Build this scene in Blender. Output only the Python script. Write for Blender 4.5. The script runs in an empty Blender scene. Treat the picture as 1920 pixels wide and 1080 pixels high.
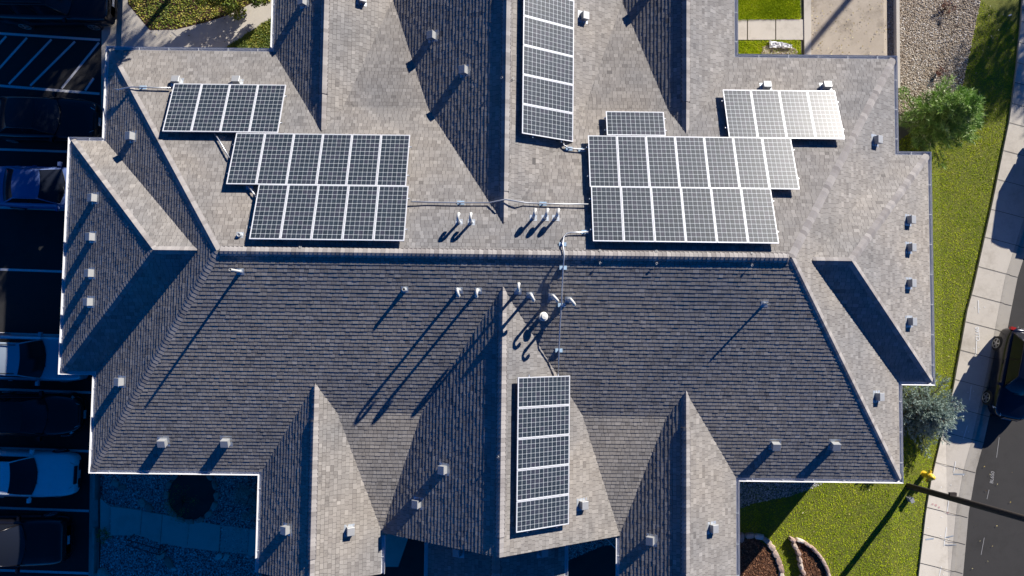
import bpy, bmesh, math, random
from mathutils import Vector, Matrix
R=math.radians
random.seed(7)
# ------------------------------------------------------------------ camera, sky, sun, exposure
scn=bpy.context.scene
COL=scn.collection
CAMH=27.5; TILT=R(2.6); ROLL=R(0.7); FPX=1240.0
cd=bpy.data.cameras.new('camera'); cam=bpy.data.objects.new('camera',cd); COL.objects.link(cam)
cam.location=(0,0,CAMH); cam.rotation_euler=(TILT,0,ROLL)
cd.sensor_width=36.0; cd.lens=FPX/1920*36.0; cd.clip_start=0.1; cd.clip_end=1500
scn.camera=cam
TAN=0.40; ELEV=math.atan(TAN); AZ=(0.635,0.7725)
world=bpy.data.worlds.new('World'); scn.world=world; world.use_nodes=True
wn=world.node_tree; wn.nodes.clear()
sky=wn.nodes.new('ShaderNodeTexSky'); sky.sky_type='NISHITA'; sky.sun_disc=False
sky.sun_elevation=ELEV; sky.sun_rotation=math.atan2(AZ[0],AZ[1]); sky.air_density=0.55; sky.dust_density=0.0; sky.ozone_density=10.0; sky.altitude=3000
bg=wn.nodes.new('ShaderNodeBackground'); bg.inputs['Strength'].default_value=0.08
wo=wn.nodes.new('ShaderNodeOutputWorld')
hs=wn.nodes.new('ShaderNodeHueSaturation'); hs.inputs['Saturation'].default_value=1.3
wn.links.new(sky.outputs[0],hs.inputs['Color']); wn.links.new(hs.outputs[0],bg.inputs[0]); wn.links.new(bg.outputs[0],wo.inputs[0])
sl=bpy.data.lights.new('sun','SUN'); sl.energy=5.0; sl.angle=R(0.5); sl.color=(1.0,0.93,0.84)
sun=bpy.data.objects.new('sun',sl); COL.objects.link(sun)
SUND=Vector((AZ[0]*math.cos(ELEV),AZ[1]*math.cos(ELEV),math.sin(ELEV))).normalized()
sun.rotation_euler=SUND.to_track_quat('Z','Y').to_euler(); sun.location=SUND*60
scn.view_settings.view_transform='Standard'; scn.view_settings.look='None'
scn.view_settings.exposure=1.0; scn.view_settings.gamma=1.0

# ------------------------------------------------------------------ measuring helpers
CM=Matrix.Rotation(ROLL,3,'Z')@Matrix.Rotation(TILT,3,'X')
def ray(px,py): return CM@Vector((px-960,540-py,-FPX))
def gz(x,y=0):
    """height of the site: building pad at 0, parking lot and street a little lower"""
    pts=[(-300,-.6),(-17.0,-.6),(-16.9,-.36),(-13.4,0),(15.6,0),(18.2,-.5),(300,-.5)]
    for (a,za),(b,zb) in zip(pts,pts[1:]):
        if x<=b: return za+(zb-za)*(x-a)/(b-a)
    return -.5
def at(px,py,z):
    d=ray(px,py); t=(z-CAMH)/d.z
    return Vector((d.x*t,d.y*t,z))
def gp(px,py,h=0.0):
    z=0.0
    for _ in range(25):
        p=at(px,py,z+h); z=z*.4+.6*gz(p.x)
    p=at(px,py,z+h); return Vector((p.x,p.y,z+h))
class Plane:
    """roof plane z=a x+b y+c"""
    def __init__(s,a,b,c): s.a,s.b,s.c=a,b,c; s.n=Vector((-a,-b,1)).normalized(); s.k=math.sqrt(1+a*a+b*b)
    def z(s,x,y): return s.a*x+s.b*y+s.c
    def hit(s,px,py,h=0.0):
        d=ray(px,py); c=s.c+h*s.k
        t=(s.a*0+c-CAMH)/(d.z-s.a*d.x-s.b*d.y)
        return Vector((d.x*t,d.y*t,CAMH+d.z*t))
EZ=3.4; YN,YS,XW,XE=9.75,-5.64,-15.05,14.03; YC=2.06; PM=.35; ZR=EZ+7.7*PM
XRW,XRE=-9.6,9.05
pW=(ZR-EZ)/(XRW-XW); pE=(ZR-EZ)/(XE-XRE)
PN=Plane(0,-PM,ZR+PM*YC); PS=Plane(0,PM,ZR-PM*YC)
PW=Plane(pW,0,EZ-pW*XW); PE=Plane(-pE,0,EZ+pE*XE)
WX,WY0,WY1=-16.3,-2.11,6.33; WYC=2.11; WP=.54; WZ=EZ+WP*4.22; WXR=WX+4.4; pWW=(WZ-EZ)/4.4
WWN=Plane(0,-WP,EZ+WP*WY1); WWS=Plane(0,WP,EZ-WP*WY0); WWW=Plane(pWW,0,EZ-pWW*WX)
EX,EY0,EY1=15.23,-2.12,6.17; EYC=2.025; EP=.54; EWZ=EZ+EP*4.145; EXR=EX-4.0; pEE=(EWZ-EZ)/4.0
EWN=Plane(0,-EP,EZ+EP*EY1); EWS=Plane(0,EP,EZ-EP*EY0); EEE=Plane(-pEE,0,EZ+pEE*EX)
AX0,AX1,AP=-8.95,-4.58,.53; AXC=(AX0+AX1)/2; AZR=EZ+AP*(AX1-AX0)/2
BX0,BX1,BP=-4.58,3.96,.545; BXC=(BX0+BX1)/2; BZR=EZ+BP*(BX1-BX0)/2
CX0,CX1,CP=3.96,8.13,.53; CXC=(CX0+CX1)/2; CZR=EZ+CP*(CX1-CX0)/2
PAW=Plane(AP,0,EZ-AP*AX0); PAE=Plane(-AP,0,EZ+AP*AX1)
PBW=Plane(BP,0,EZ-BP*BX0); PBE=Plane(-BP,0,EZ+BP*BX1)
PCW=Plane(CP,0,EZ-CP*CX0); PCE=Plane(-CP,0,EZ+CP*CX1)
LZ=3.0; LX0,LX1,LP=-2.95,2.02,.42; LXC=(LX0+LX1)/2; LZR=LZ+LP*(LX1-LX0)/2
PLW=Plane(LP,0,LZ-LP*LX0); PLE=Plane(-LP,0,LZ+LP*LX1)

# ------------------------------------------------------------------ materials
MATS={}
def newmat(name):
    m=bpy.data.materials.new(name); m.use_nodes=True
    nt=m.node_tree; b=nt.nodes['Principled BSDF']; return m,nt,b
def nd(nt,t,**k):
    n=nt.nodes.new(t)
    for a,v in k.items(): setattr(n,a,v)
    return n
def mixc(nt,fac,a,b,mode='MIX'):
    n=nd(nt,'ShaderNodeMix',data_type='RGBA',blend_type=mode)
    for i,v in ((0,fac),(6,a),(7,b)):
        if hasattr(v,'is_linked') or hasattr(v,'links'): nt.links.new(v,n.inputs[i])
        elif isinstance(v,(int,float)): n.inputs[i].default_value=v
        else: n.inputs[i].default_value=(*v,1) if len(v)==3 else v
    return n.outputs[2]
def noise(nt,scale,detail=4,rough=.6,vec=None):
    n=nd(nt,'ShaderNodeTexNoise'); n.inputs['Scale'].default_value=scale; n.inputs['Detail'].default_value=detail; n.inputs['Roughness'].default_value=rough
    if vec is None:
        g=nd(nt,'ShaderNodeNewGeometry'); vec=g.outputs['Position']
    nt.links.new(vec,n.inputs['Vector']); return n.outputs[0]
def ramp(nt,fac,stops):
    r=nd(nt,'ShaderNodeValToRGB'); nt.links.new(fac,r.inputs[0]); e=r.color_ramp.elements
    while len(e)<len(stops): e.new(.5)
    for i,(p,c) in enumerate(stops):
        e[i].position=p; e[i].color=(*c,1) if len(c)==3 else c
    return r.outputs[0]
def bump(nt,b,h,strength=.4,dist=.01):
    n=nd(nt,'ShaderNodeBump'); n.inputs['Strength'].default_value=strength; n.inputs['Distance'].default_value=dist
    nt.links.new(h,n.inputs['Height']); nt.links.new(n.outputs[0],b.inputs['Normal'])
def simple(name,col,rough=.6,metal=0,var=.15,scale=9,spec=.5,coat=0,bmp=0):
    if name in MATS: return MATS[name]
    m,nt,b=newmat(name)
    c=mixc(nt,noise(nt,scale,5),tuple(v*(1-var) for v in col),tuple(min(1,v*(1+var)) for v in col))
    nt.links.new(c,b.inputs['Base Color']); b.inputs['Roughness'].default_value=rough; b.inputs['Metallic'].default_value=metal
    b.inputs['Specular IOR Level'].default_value=spec; b.inputs['Coat Weight'].default_value=coat
    if bmp: bump(nt,b,noise(nt,scale*8,3),.5,bmp)
    MATS[name]=m; return m
def shingle_mat():
    m,nt,b=newmat('asphalt_shingle')
    a=nd(nt,'ShaderNodeAttribute'); a.attribute_name='tone'
    tone=a.outputs['Fac']
    base=ramp(nt,tone,[(0,(.015,.015,.017)),(.25,(.09,.088,.088)),(.5,(.20,.19,.18)),(.75,(.28,.270,.256)),(1,(.375,.36,.34))])
    grain=noise(nt,120,2,.7)
    c=mixc(nt,.55,base,ramp(nt,grain,[(.3,(.35,.34,.34)),(.7,(.75,.74,.72))]),'OVERLAY')
    big=noise(nt,.45,5,.65)
    c=mixc(nt,1.0,c,ramp(nt,big,[(.3,(.88,.89,.90)),(.5,(1,1,1)),(.72,(1.0,.985,.96))]),'MULTIPLY')
    # soot and run-off streaks
    st=noise(nt,2.2,6,.75)
    c=mixc(nt,1.0,c,ramp(nt,st,[(.28,(.58,.58,.60)),(.42,(1,1,1))]),'MULTIPLY')
    mp=nd(nt,'ShaderNodeTexNoise'); mp.inputs['Scale'].default_value=.22; mp.inputs['Detail'].default_value=3; g=nd(nt,'ShaderNodeNewGeometry'); nt.links.new(g.outputs['Position'],mp.inputs['Vector'])
    c=mixc(nt,1.0,c,ramp(nt,mp.outputs[0],[(.35,(.84,.86,.90)),(.65,(1.06,1.03,.99))]),'MULTIPLY')
    nt.links.new(c,b.inputs['Base Color']); b.inputs['Roughness'].default_value=.95; b.inputs['Specular IOR Level'].default_value=.25
    bump(nt,b,noise(nt,160,2,.8),.6,.004)
    return m
M_SH=shingle_mat()
M_CAP=None
def cap_mat():
    m,nt,b=newmat('ridge_shingle')
    a=nd(nt,'ShaderNodeAttribute'); a.attribute_name='tone'
    base=ramp(nt,a.outputs['Fac'],[(0,(.03,.028,.03)),(.3,(.20,.188,.182)),(.6,(.25,.238,.23)),(1,(.32,.305,.29))])
    c=mixc(nt,.5,base,ramp(nt,noise(nt,110,2,.7),[(.3,(.35,.35,.35)),(.7,(.72,.7,.7))]),'OVERLAY')
    nt.links.new(c,b.inputs['Base Color']); b.inputs['Roughness'].default_value=.95
    bump(nt,b,noise(nt,150,2,.8),.5,.004); return m
M_CAP=cap_mat()
M_WHITE=simple('white_gutter_paint',(.62,.63,.65),.45,var=.08,scale=3)
M_STUCCO=simple('tan_stucco',(.42,.36,.29),.9,scale=14,bmp=.004)
M_VENT=simple('galvanised_vent',(.34,.35,.355),.5,metal=.25,var=.1,scale=6)
M_PIPE=simple('white_pipe_plastic',(.52,.52,.49),.5,var=.15,scale=14)
M_FLASH=simple('flashing_metal',(.42,.46,.5),.4,metal=.4,var=.15,scale=12)
M_STEEL=simple('conduit_steel',(.5,.52,.54),.38,metal=.7,var=.1,scale=10)
M_FRAME=simple('anodised_aluminium',(.72,.73,.75),.35,metal=.25,var=.04,scale=5)
M_DARK=simple('dark_opening',(.012,.012,.013),.8)
M_WOOD=simple('creosote_wood',(.024,.017,.014),.85,var=.35,scale=20,bmp=.006)
M_BARK=simple('bark',(.09,.065,.045),.9,var=.4,scale=16,bmp=.01)
M_BLACK=simple('black_steel',(.015,.015,.017),.5)
M_PAINTLINE=simple('road_paint_white',(.62,.63,.64),.7,var=.28,scale=28)
M_STONE=None
def cell_mat():
    m,nt,b=newmat('solar_glass')
    uv=nd(nt,'ShaderNodeUVMap'); uv.uv_map='UVMap'
    sep=nd(nt,'ShaderNodeSeparateXYZ'); nt.links.new(uv.outputs[0],sep.inputs[0])
    def mth(op,a,bv=None,c=None):
        n=nd(nt,'ShaderNodeMath',operation=op)
        for i,v in enumerate((a,bv,c)):
            if v is None: continue
            if isinstance(v,(int,float)): n.inputs[i].default_value=v
            else: nt.links.new(v,n.inputs[i])
        return n.outputs[0]
    fx=mth('FRACT',sep.outputs[0]); fy=mth('FRACT',sep.outputs[1])
    ax=mth('ABSOLUTE',mth('SUBTRACT',fx,.5)); ay=mth('ABSOLUTE',mth('SUBTRACT',fy,.5))
    lx=mth('GREATER_THAN',ax,.474); ly=mth('GREATER_THAN',ay,.468)
    dm=mth('GREATER_THAN',mth('ADD',ax,ay),.90)
    line=mth('MAXIMUM',mth('MAXIMUM',lx,ly),dm)
    # outside the 6x12 field: white backsheet
    o1=mth('GREATER_THAN',mth('ABSOLUTE',mth('SUBTRACT',sep.outputs[0],3.0)),3.0)
    o2=mth('GREATER_THAN',mth('ABSOLUTE',mth('SUBTRACT',sep.outputs[1],6.0)),6.0)
    line=mth('MAXIMUM',line,mth('MAXIMUM',o1,o2))
    bb=mth('FRACT',mth('MULTIPLY',fx,3.0)); bus=mth('LESS_THAN',mth('ABSOLUTE',mth('SUBTRACT',bb,.5)),.055)
    fl=nd(nt,'ShaderNodeCombineXYZ'); nt.links.new(mth('FLOOR',sep.outputs[0]),fl.inputs[0]); nt.links.new(mth('FLOOR',sep.outputs[1]),fl.inputs[1])
    oi=nd(nt,'ShaderNodeObjectInfo'); nt.links.new(mth('MULTIPLY',oi.outputs['Random'],57.0),fl.inputs[2])
    wnz=nd(nt,'ShaderNodeTexWhiteNoise'); nt.links.new(fl.outputs[0],wnz.inputs['Vector'])
    cell=ramp(nt,wnz.outputs['Value'],[(0,(.010,.016,.024)),(.5,(.015,.024,.035)),(1,(.026,.026,.042))])
    c=mixc(nt,bus,cell,(.10,.12,.14)); c=mixc(nt,line,c,(.46,.50,.52))
    nt.links.new(c,b.inputs['Base Color']); b.inputs['Roughness'].default_value=.38
    b.inputs['Specular IOR Level'].default_value=.36
    b.inputs['Coat Weight'].default_value=.22; b.inputs['Coat Roughness'].default_value=.3
    return m
M_CELL=cell_mat()
def gravel_base(name,c0,c1,c2):
    m,nt,b=newmat(name)
    g=nd(nt,'ShaderNodeNewGeometry')
    v=nd(nt,'ShaderNodeTexVoronoi'); v.inputs['Scale'].default_value=16; nt.links.new(g.outputs['Position'],v.inputs['Vector'])
    c=ramp(nt,v.outputs['Color'],[(.1,c0),(.5,c1),(.9,c2)])
    e=ramp(nt,v.outputs['Distance'],[(.25,(1,1,1)),(.75,(.25,.25,.25))])
    c=mixc(nt,1.0,c,e,'MULTIPLY')
    nt.links.new(c,b.inputs['Base Color']); b.inputs['Roughness'].default_value=.9
    inv=nd(nt,'ShaderNodeInvert'); nt.links.new(v.outputs['Distance'],inv.inputs[1]); bump(nt,b,inv.outputs[0],1.0,.03); return m
def objtone(name,stops,rough=.85,spec=.3,bmp=0,scale=40):
    """colour picked per face by the attribute tone"""
    m,nt,b=newmat(name); a=nd(nt,'ShaderNodeAttribute'); a.attribute_name='tone'
    c=ramp(nt,a.outputs['Fac'],stops)
    c=mixc(nt,.35,c,ramp(nt,noise(nt,scale,3),[(.3,(.3,.3,.3)),(.7,(.75,.75,.75))]),'OVERLAY')
    nt.links.new(c,b.inputs['Base Color']); b.inputs['Roughness'].default_value=rough; b.inputs['Specular IOR Level'].default_value=spec
    if bmp: bump(nt,b,noise(nt,scale*2,3),.6,bmp)
    return m
M_PEB_T=objtone('tan_pebbles',[(0,(.16,.11,.075)),(.35,(.36,.29,.21)),(.7,(.50,.44,.36)),(1,(.75,.72,.67))])
M_PEB_G=objtone('grey_pebbles',[(0,(.12,.12,.12)),(.35,(.34,.34,.33)),(.75,(.58,.58,.56)),(1,(.85,.85,.83))])
M_GRB_T=gravel_base('tan_gravel_bed',(.10,.07,.05),(.25,.2,.14),(.36,.3,.24))
M_GRB_G=gravel_base('grey_gravel_bed',(.10,.10,.10),(.2,.2,.2),(.32,.32,.31))
M_BLADE=objtone('grass_blades',[(0,(.13,.20,.006)),(.35,(.27,.38,.008)),(.7,(.46,.53,.015)),(.92,(.50,.45,.05)),(1,(.62,.55,.2))],1.0,.05)
M_LEAF=objtone('yellow_green_leaves',[(0,(.05,.09,.010)),(.45,(.12,.17,.018)),(.8,(.28,.27,.03)),(1,(.5,.42,.10))],.6)
M_PINE=objtone('pine_needles',[(0,(.07,.15,.02)),(.5,(.22,.38,.06)),(.85,(.40,.56,.15)),(1,(.5,.56,.28))],.5,.5)
M_SPRUCE=objtone('spruce_needles',[(0,(.09,.14,.11)),(.5,(.26,.35,.30)),(.85,(.42,.52,.46)),(1,(.6,.68,.62))],.5,.5)
M_DRY=objtone('dry_twigs',[(0,(.05,.02,.01)),(.5,(.16,.05,.035)),(1,(.3,.14,.08))])
M_GOLD=objtone('golden_leaves',[(0,(.09,.07,.01)),(.5,(.32,.22,.03)),(1,(.5,.4,.1))])
M_MULCHP=objtone('bark_chips',[(0,(.03,.012,.006)),(.4,(.11,.045,.02)),(.8,(.2,.09,.045)),(1,(.36,.2,.12))])
M_STONE=objtone('sandstone',[(0,(.22,.15,.12)),(.4,(.38,.27,.22)),(.75,(.5,.42,.34)),(1,(.62,.57,.5))],.85,.3,.01,12)
def lawn_mat():
    m,nt,b=newmat('lawn_ground')
    c=mixc(nt,ramp(nt,noise(nt,1.1,5,.7),[(.3,(0,0,0)),(.7,(1,1,1))]),(.06,.09,.008),(.13,.135,.014))
    c=mixc(nt,ramp(nt,noise(nt,26,4,.7),[(.35,(0,0,0)),(.7,(1,1,1))]),c,(.20,.22,.015))
    nt.links.new(c,b.inputs['Base Color']); b.inputs['Roughness'].default_value=.9; bump(nt,b,noise(nt,45,4,.8),1,.05); return m
M_LAWN=lawn_mat()
def conc_mat(name,c0,c1,stain=.75):
    m,nt,b=newmat(name)
    c=mixc(nt,noise(nt,1.3,6,.7),c0,c1)
    c=mixc(nt,1.0,c,ramp(nt,noise(nt,.9,7,.75),[(.30,(stain,stain*.98,stain*.95)),(.5,(1,1,1))]),'MULTIPLY')
    c=mixc(nt,1.0,c,ramp(nt,noise(nt,38,3,.8),[(.27,(.55,.53,.5)),(.36,(1,1,1))]),'MULTIPLY')
    nt.links.new(c,b.inputs['Base Color']); b.inputs['Roughness'].default_value=.88; bump(nt,b,noise(nt,60,4,.8),.5,.006); return m
M_CONC=conc_mat('pale_concrete',(.46,.425,.365),(.56,.52,.455))
M_CONC2=conc_mat('gutter_concrete',(.30,.28,.245),(.40,.375,.33),.6)
M_DIRT=conc_mat('gritty_tan_paving',(.30,.25,.19),(.50,.44,.36),.55)
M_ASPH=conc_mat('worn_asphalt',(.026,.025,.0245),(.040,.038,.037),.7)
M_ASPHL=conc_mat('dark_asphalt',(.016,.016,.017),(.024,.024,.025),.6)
M_FIELD=conc_mat('far_ground',(.10,.10,.06),(.17,.15,.1),.7)
M_MULCH=conc_mat('mulch_ground',(.05,.022,.012),(.10,.045,.025),.6)
M_SOIL=conc_mat('dark_soil',(.03,.03,.028),(.055,.052,.046),.6)

# ------------------------------------------------------------------ mesh builder
class MB:
    def __init__(s): s.v=[];s.f=[];s.m=[];s.t=[];s.uv={}
    def face(s,pts,mi=0,tone=.5,uv=None):
        i=len(s.v); s.v.extend([tuple(p) for p in pts]); s.f.append(tuple(range(i,i+len(pts)))); s.m.append(mi); s.t.append(tone)
        if uv: s.uv[len(s.f)-1]=uv
    def mesh(s,vs,fs,mi=0,tone=.5):
        i=len(s.v); s.v.extend([tuple(p) for p in vs])
        for f in fs: s.f.append(tuple(i+k for k in f)); s.m.append(mi); s.t.append(tone)
    def box(s,c,d,mat=None,mi=0,tone=.5):
        c=Vector(c); hx,hy,hz=d[0]/2,d[1]/2,d[2]/2
        vs=[Vector((x,y,z)) for x in (-hx,hx) for y in (-hy,hy) for z in (-hz,hz)]
        vs=[(mat@p if mat else p)+c for p in vs]
        s.mesh(vs,[(0,1,3,2),(4,6,7,5),(0,4,5,1),(2,3,7,6),(0,2,6,4),(1,5,7,3)],mi,tone)
    def prism(s,poly,z0,z1,mi=0,tone=.5):
        n=len(poly); vs=[(p[0],p[1],z0) for p in poly]+[(p[0],p[1],z1) for p in poly]
        fs=[tuple(reversed(range(n))),tuple(range(n,2*n))]+[(i,(i+1)%n,n+(i+1)%n,n+i) for i in range(n)]
        s.mesh(vs,fs,mi,tone)
    def tube(s,path,r,n=10,mi=0,tone=.5,cap=True):
        path=[Vector(p) for p in path]; rr=r if isinstance(r,(list,tuple)) else [r]*len(path)
        vs=[];prev=None
        for i,p in enumerate(path):
            t=(path[min(i+1,len(path)-1)]-path[max(i-1,0)]).normalized()
            if prev is None:
                a=Vector((0,0,1)) if abs(t.z)<.9 else Vector((1,0,0)); u=t.cross(a).normalized()
            else: u=(prev-t*prev.dot(t)).normalized()
            prev=u; w=t.cross(u)
            for k in range(n):
                an=2*math.pi*k/n; vs.append(p+(u*math.cos(an)+w*math.sin(an))*rr[i])
        fs=[]
        for i in range(len(path)-1):
            for k in range(n): fs.append((i*n+k,i*n+(k+1)%n,(i+1)*n+(k+1)%n,(i+1)*n+k))
        if cap: fs.append(tuple(reversed(range(n)))); fs.append(tuple(range((len(path)-1)*n,len(path)*n)))
        s.mesh(vs,fs,mi,tone)
    def build(s,name,mats,parent=None,loc=None,smooth=False,rot=None):
        me=bpy.data.meshes.new(name); me.from_pydata(s.v,[],s.f)
        if not isinstance(mats,(list,tuple)): mats=[mats]
        for m in mats: me.materials.append(m)
        me.polygons.foreach_set('material_index',s.m)
        a=me.attributes.new('tone','FLOAT','FACE'); a.data.foreach_set('value',s.t)
        if s.uv:
            l=me.uv_layers.new(name='UVMap')
            for fi,uv in s.uv.items():
                p=me.polygons[fi]
                for k,li in enumerate(p.loop_indices): l.data[li].uv=uv[k]
        if smooth: me.polygons.foreach_set('use_smooth',[True]*len(me.polygons))
        me.update()
        o=bpy.data.objects.new(name,me); COL.objects.link(o)
        if parent: o.parent=parent
        if loc is not None: o.location=loc
        if rot is not None: o.rotation_euler=rot
        return o
def tag(o,label,cat,group=None):
    o['label']=label; o['category']=cat
    if group: o['group']=group
    return o
def struct(o,label=None):
    o['kind']='structure'
    if label: o['label']=label
    return o
def stuff(o,label,cat):
    o['kind']='stuff'; o['label']=label; o['category']=cat; return o
def thing(name,label,cat,loc,group=None,rot=None):
    e=bpy.data.objects.new(name,None); e.empty_display_size=.2; COL.objects.link(e); e.location=loc
    if rot is not None: e.rotation_euler=rot
    return tag(e,label,cat,group)
def dup(o,parent=None):
    c=o.copy(); COL.objects.link(c)
    if parent: c.parent=parent
    for ch in [k for k in ALLCH(o)]: dup(ch,c)
    return c
def ALLCH(o): return [k for k in COL.objects if k.parent==o]
ORD=['first','second','third','fourth','fifth','sixth','seventh','eighth','ninth']

# ------------------------------------------------------------------ ground
def clip_half(poly,ax,ay,c):
    out=[]
    for i in range(len(poly)):
        p,q=poly[i],poly[(i+1)%len(poly)]; dp=ax*p[0]+ay*p[1]-c; dq=ax*q[0]+ay*q[1]-c
        if dp<=0: out.append(p)
        if (dp<0<dq) or (dq<0<dp):
            t=dp/(dp-dq); out.append((p[0]+(q[0]-p[0])*t,p[1]+(q[1]-p[1])*t))
    return out
XB=[-17.0,-16.9,-13.4,15.6,18.2]
def drape(mb,poly,off,mi=0,tone=.5):
    bs=[-1e4]+XB+[1e4]
    for a,b in zip(bs,bs[1:]):
        pl=clip_half(clip_half(poly,1,0,b),-1,0,-a)
        if len(pl)>=3: mb.face([(x,y,gz(x)+off) for x,y in pl],mi,tone)
def sheet(name,poly,off,mat):
    """flat or gently sloping sheet laid on the site; concave outlines are triangulated first"""
    from mathutils.geometry import tessellate_polygon
    mb=MB(); p3=[Vector((x,y,0)) for x,y in poly]
    for t in tessellate_polygon([p3]): 
        tri=[poly[i] for i in t]
        ar=(tri[1][0]-tri[0][0])*(tri[2][1]-tri[0][1])-(tri[1][1]-tri[0][1])*(tri[2][0]-tri[0][0])
        if ar<0: tri.reverse()
        drape(mb,tri,off)
    return mb.build(name,mat)
def pg(lst): return [(gp(x,y).x,gp(x,y).y) for x,y in lst]
struct(sheet('ground',[(-300,-300),(300,-300),(300,300),(-300,300)],0,M_FIELD),'bare ground around the building')
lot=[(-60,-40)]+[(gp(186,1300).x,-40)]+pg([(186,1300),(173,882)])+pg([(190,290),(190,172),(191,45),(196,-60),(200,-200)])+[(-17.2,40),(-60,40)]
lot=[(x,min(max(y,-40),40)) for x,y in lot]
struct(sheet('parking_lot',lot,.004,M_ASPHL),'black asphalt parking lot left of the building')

# sidewalk polyline on the right (left edge), right edge, gutter pan edge
SWL=[(1935,-160),(1915,0),(1911,50),(1903,130),(1890,228),(1875,300),(1859,379),(1823,540),(1812,580),(1785,730),(1758,840),(1744,900),(1734,960),(1720,1080),(1702,1260)]
SWR=[(2010,-160),(1990,0),(1980,100),(1962,200),(1950,270),(1931,345),(1882,520),(1870,580),(1849,690),(1823,830),(1804,880),(1790,960),(1779,1080),(1764,1260)]
def lerp_poly(pl,y):
    for (x0,y0),(x1,y1) in zip(pl,pl[1:]):
        if y<=y1: return x0+(x1-x0)*(y-y0)/(y1-y0)
    return pl[-1][0]
SWR=[(lerp_poly(SWL,y-16)+68 if y<500 else x,y) for x,y in SWR]
SWR[8]=(1849,690); SWR[9]=(1818,830)
wl=pg(SWL); wr=pg(SWR)
def offx(p,d): return [(x+d,y) for x,y in p]
struct(sheet('sidewalk',wl+list(reversed(wr)),.09,M_CONC),'pale concrete sidewalk between lawn and street')
# edge drop of sidewalk onto lawn and kerb face
def strip(name,pa,pb,za,zb,mat,lab):
    mb=MB()
    for (a,a2),(b,b2) in zip(zip(pa,pa[1:]),zip(pb,pb[1:])):
        mb.face([(*a,gz(a[0])+za),(*b,gz(b[0])+zb),(*b2,gz(b2[0])+zb),(*a2,gz(a2[0])+za)])
    return struct(mb.build(name,mat),lab)
kb=offx(wr,.15); gt=offx(wr,.58)
strip('kerb',wr,kb,.094,.094,M_CONC2,'concrete kerb along the street')
strip('kerb_face',kb,offx(wr,.17),.094,-.03,M_CONC2,'drop of the kerb')
strip('sidewalk_edge',offx(wl,0),offx(wl,-.01),.09,-.02,M_CONC2,'cut edge of the sidewalk')
strip('gutter_pan',offx(wr,.17),gt,.008,.012,M_CONC2,'concrete gutter strip')
struct(sheet('street',gt+[(60,gt[-1][1]),(60,-40),(60,40),(60,gt[0][1])] if False else gt+[(60,gt[-1][1]),(60,gt[0][1])],.006,M_ASPH),'dark asphalt street on the right')
# sidewalk joints
mb=MB()
for jy in (-60,-20,20,42,81,119,156,195,231,283,337,393,445,500,553,603,656,711,761,809,866,950,1000,1054,1110):
    xl=lerp_poly(SWL,jy); a=gp(xl,jy); b=gp(xl+95,jy+25)
    d=(b-a); d.z=0; L=d.length; d.normalize()
    yy=a.y
    # walk right until sidewalk edge
    w=1.3
    for k in range(len(wr)-1):
        (x0,y0),(x1,y1)=wr[k],wr[k+1]
        # intersection param
        den=d.x*(y1-y0)-d.y*(x1-x0)
        if abs(den)<1e-6: continue
        t=((x0-a.x)*(y1-y0)-(y0-a.y)*(x1-x0))/den; s_=((x0-a.x)*d.y-(y0-a.y)*d.x)/den
        if 0<=s_<=1 and t>0: w=t
    n=Vector((-d.y,d.x,0))*.009
    e=a+d*(w+.55)
    e1=a+d*(w+.15)
    for p,q,off in ((a,e1,.100),):
        m_=(p+q)/2
        mb.face([(p-n)[:2]+(gz(p.x)+off,),(m_-n)[:2]+(gz(m_.x)+off,),(m_+n)[:2]+(gz(m_.x)+off,),(p+n)[:2]+(gz(p.x)+off,)])
        mb.face([(m_-n)[:2]+(gz(m_.x)+off,),(q-n)[:2]+(gz(q.x)+off,),(q+n)[:2]+(gz(q.x)+off,),(m_+n)[:2]+(gz(m_.x)+off,)])
    p=a+d*(w+.17); q=e
    mb.face([(p-n)[:2]+(gz(p.x)+.016,),(q-n)[:2]+(gz(q.x)+.018,),(q+n)[:2]+(gz(q.x)+.018,),(p+n)[:2]+(gz(p.x)+.016,)])
struct(mb.build('sidewalk_joints',M_DARK),'joints cut in the sidewalk')
struct(sheet('lawn',[(x,y) for x,y in pg([(1380,880)])]+pg([(1385,1250),(1650,1250)])+list(reversed(wl))[1:]+pg([(1860,-160),(1838,0),(1805,160),(1790,185)])+[(14.0,6.0),(14.0,-5.0)],.008,M_LAWN),'green lawn on the right')
# top right: lawns, slabs, yard, gravel
struct(sheet('garden_lawn',pg([(1370,-200),(1500,-200),(1500,38),(1370,38)]),.008,M_LAWN),'lawn patch above the concrete path')
struct(sheet('garden_strip',pg([(1370,74),(1502,74),(1502,140),(1370,140)]),.008,M_LAWN),'grass strip below the concrete path')
mb=MB()
for x0,x1 in ((1340,1400),(1402,1453),(1455,1508)):
    p=[gp(x0,37),gp(x1,37),gp(x1,75),gp(x0,75)]; mb.prism([(q.x,q.y) for q in reversed(p)],-.05,.03)
struct(mb.build('garden_path',M_CONC),'pale concrete path slabs')
mb=MB(); p=[gp(1504,-200),gp(1519,-200),gp(1520,150),gp(1508,150)]; mb.prism([(q.x,q.y) for q in reversed(p)],-.05,.06)
struct(mb.build('path_kerb',M_CONC),'long concrete kerb beside the yard')
struct(sheet('yard',pg([(1519,-200),(1662,-200),(1664,150),(1520,150)]),.010,M_DIRT),'gritty tan yard')
struct(sheet('gravel_strip',pg([(1662,-200),(1674,-200),(1680,150),(1664,150)]),.012,M_GRB_T),'narrow gravel strip by the wall')
gravel_ne=pg([(1684,-200),(1850,-200),(1838,0),(1805,160),(1788,190),(1700,215),(1684,215)])
struct(sheet('gravel_bed',gravel_ne,.012,M_GRB_T),'tan river gravel bed')
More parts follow.
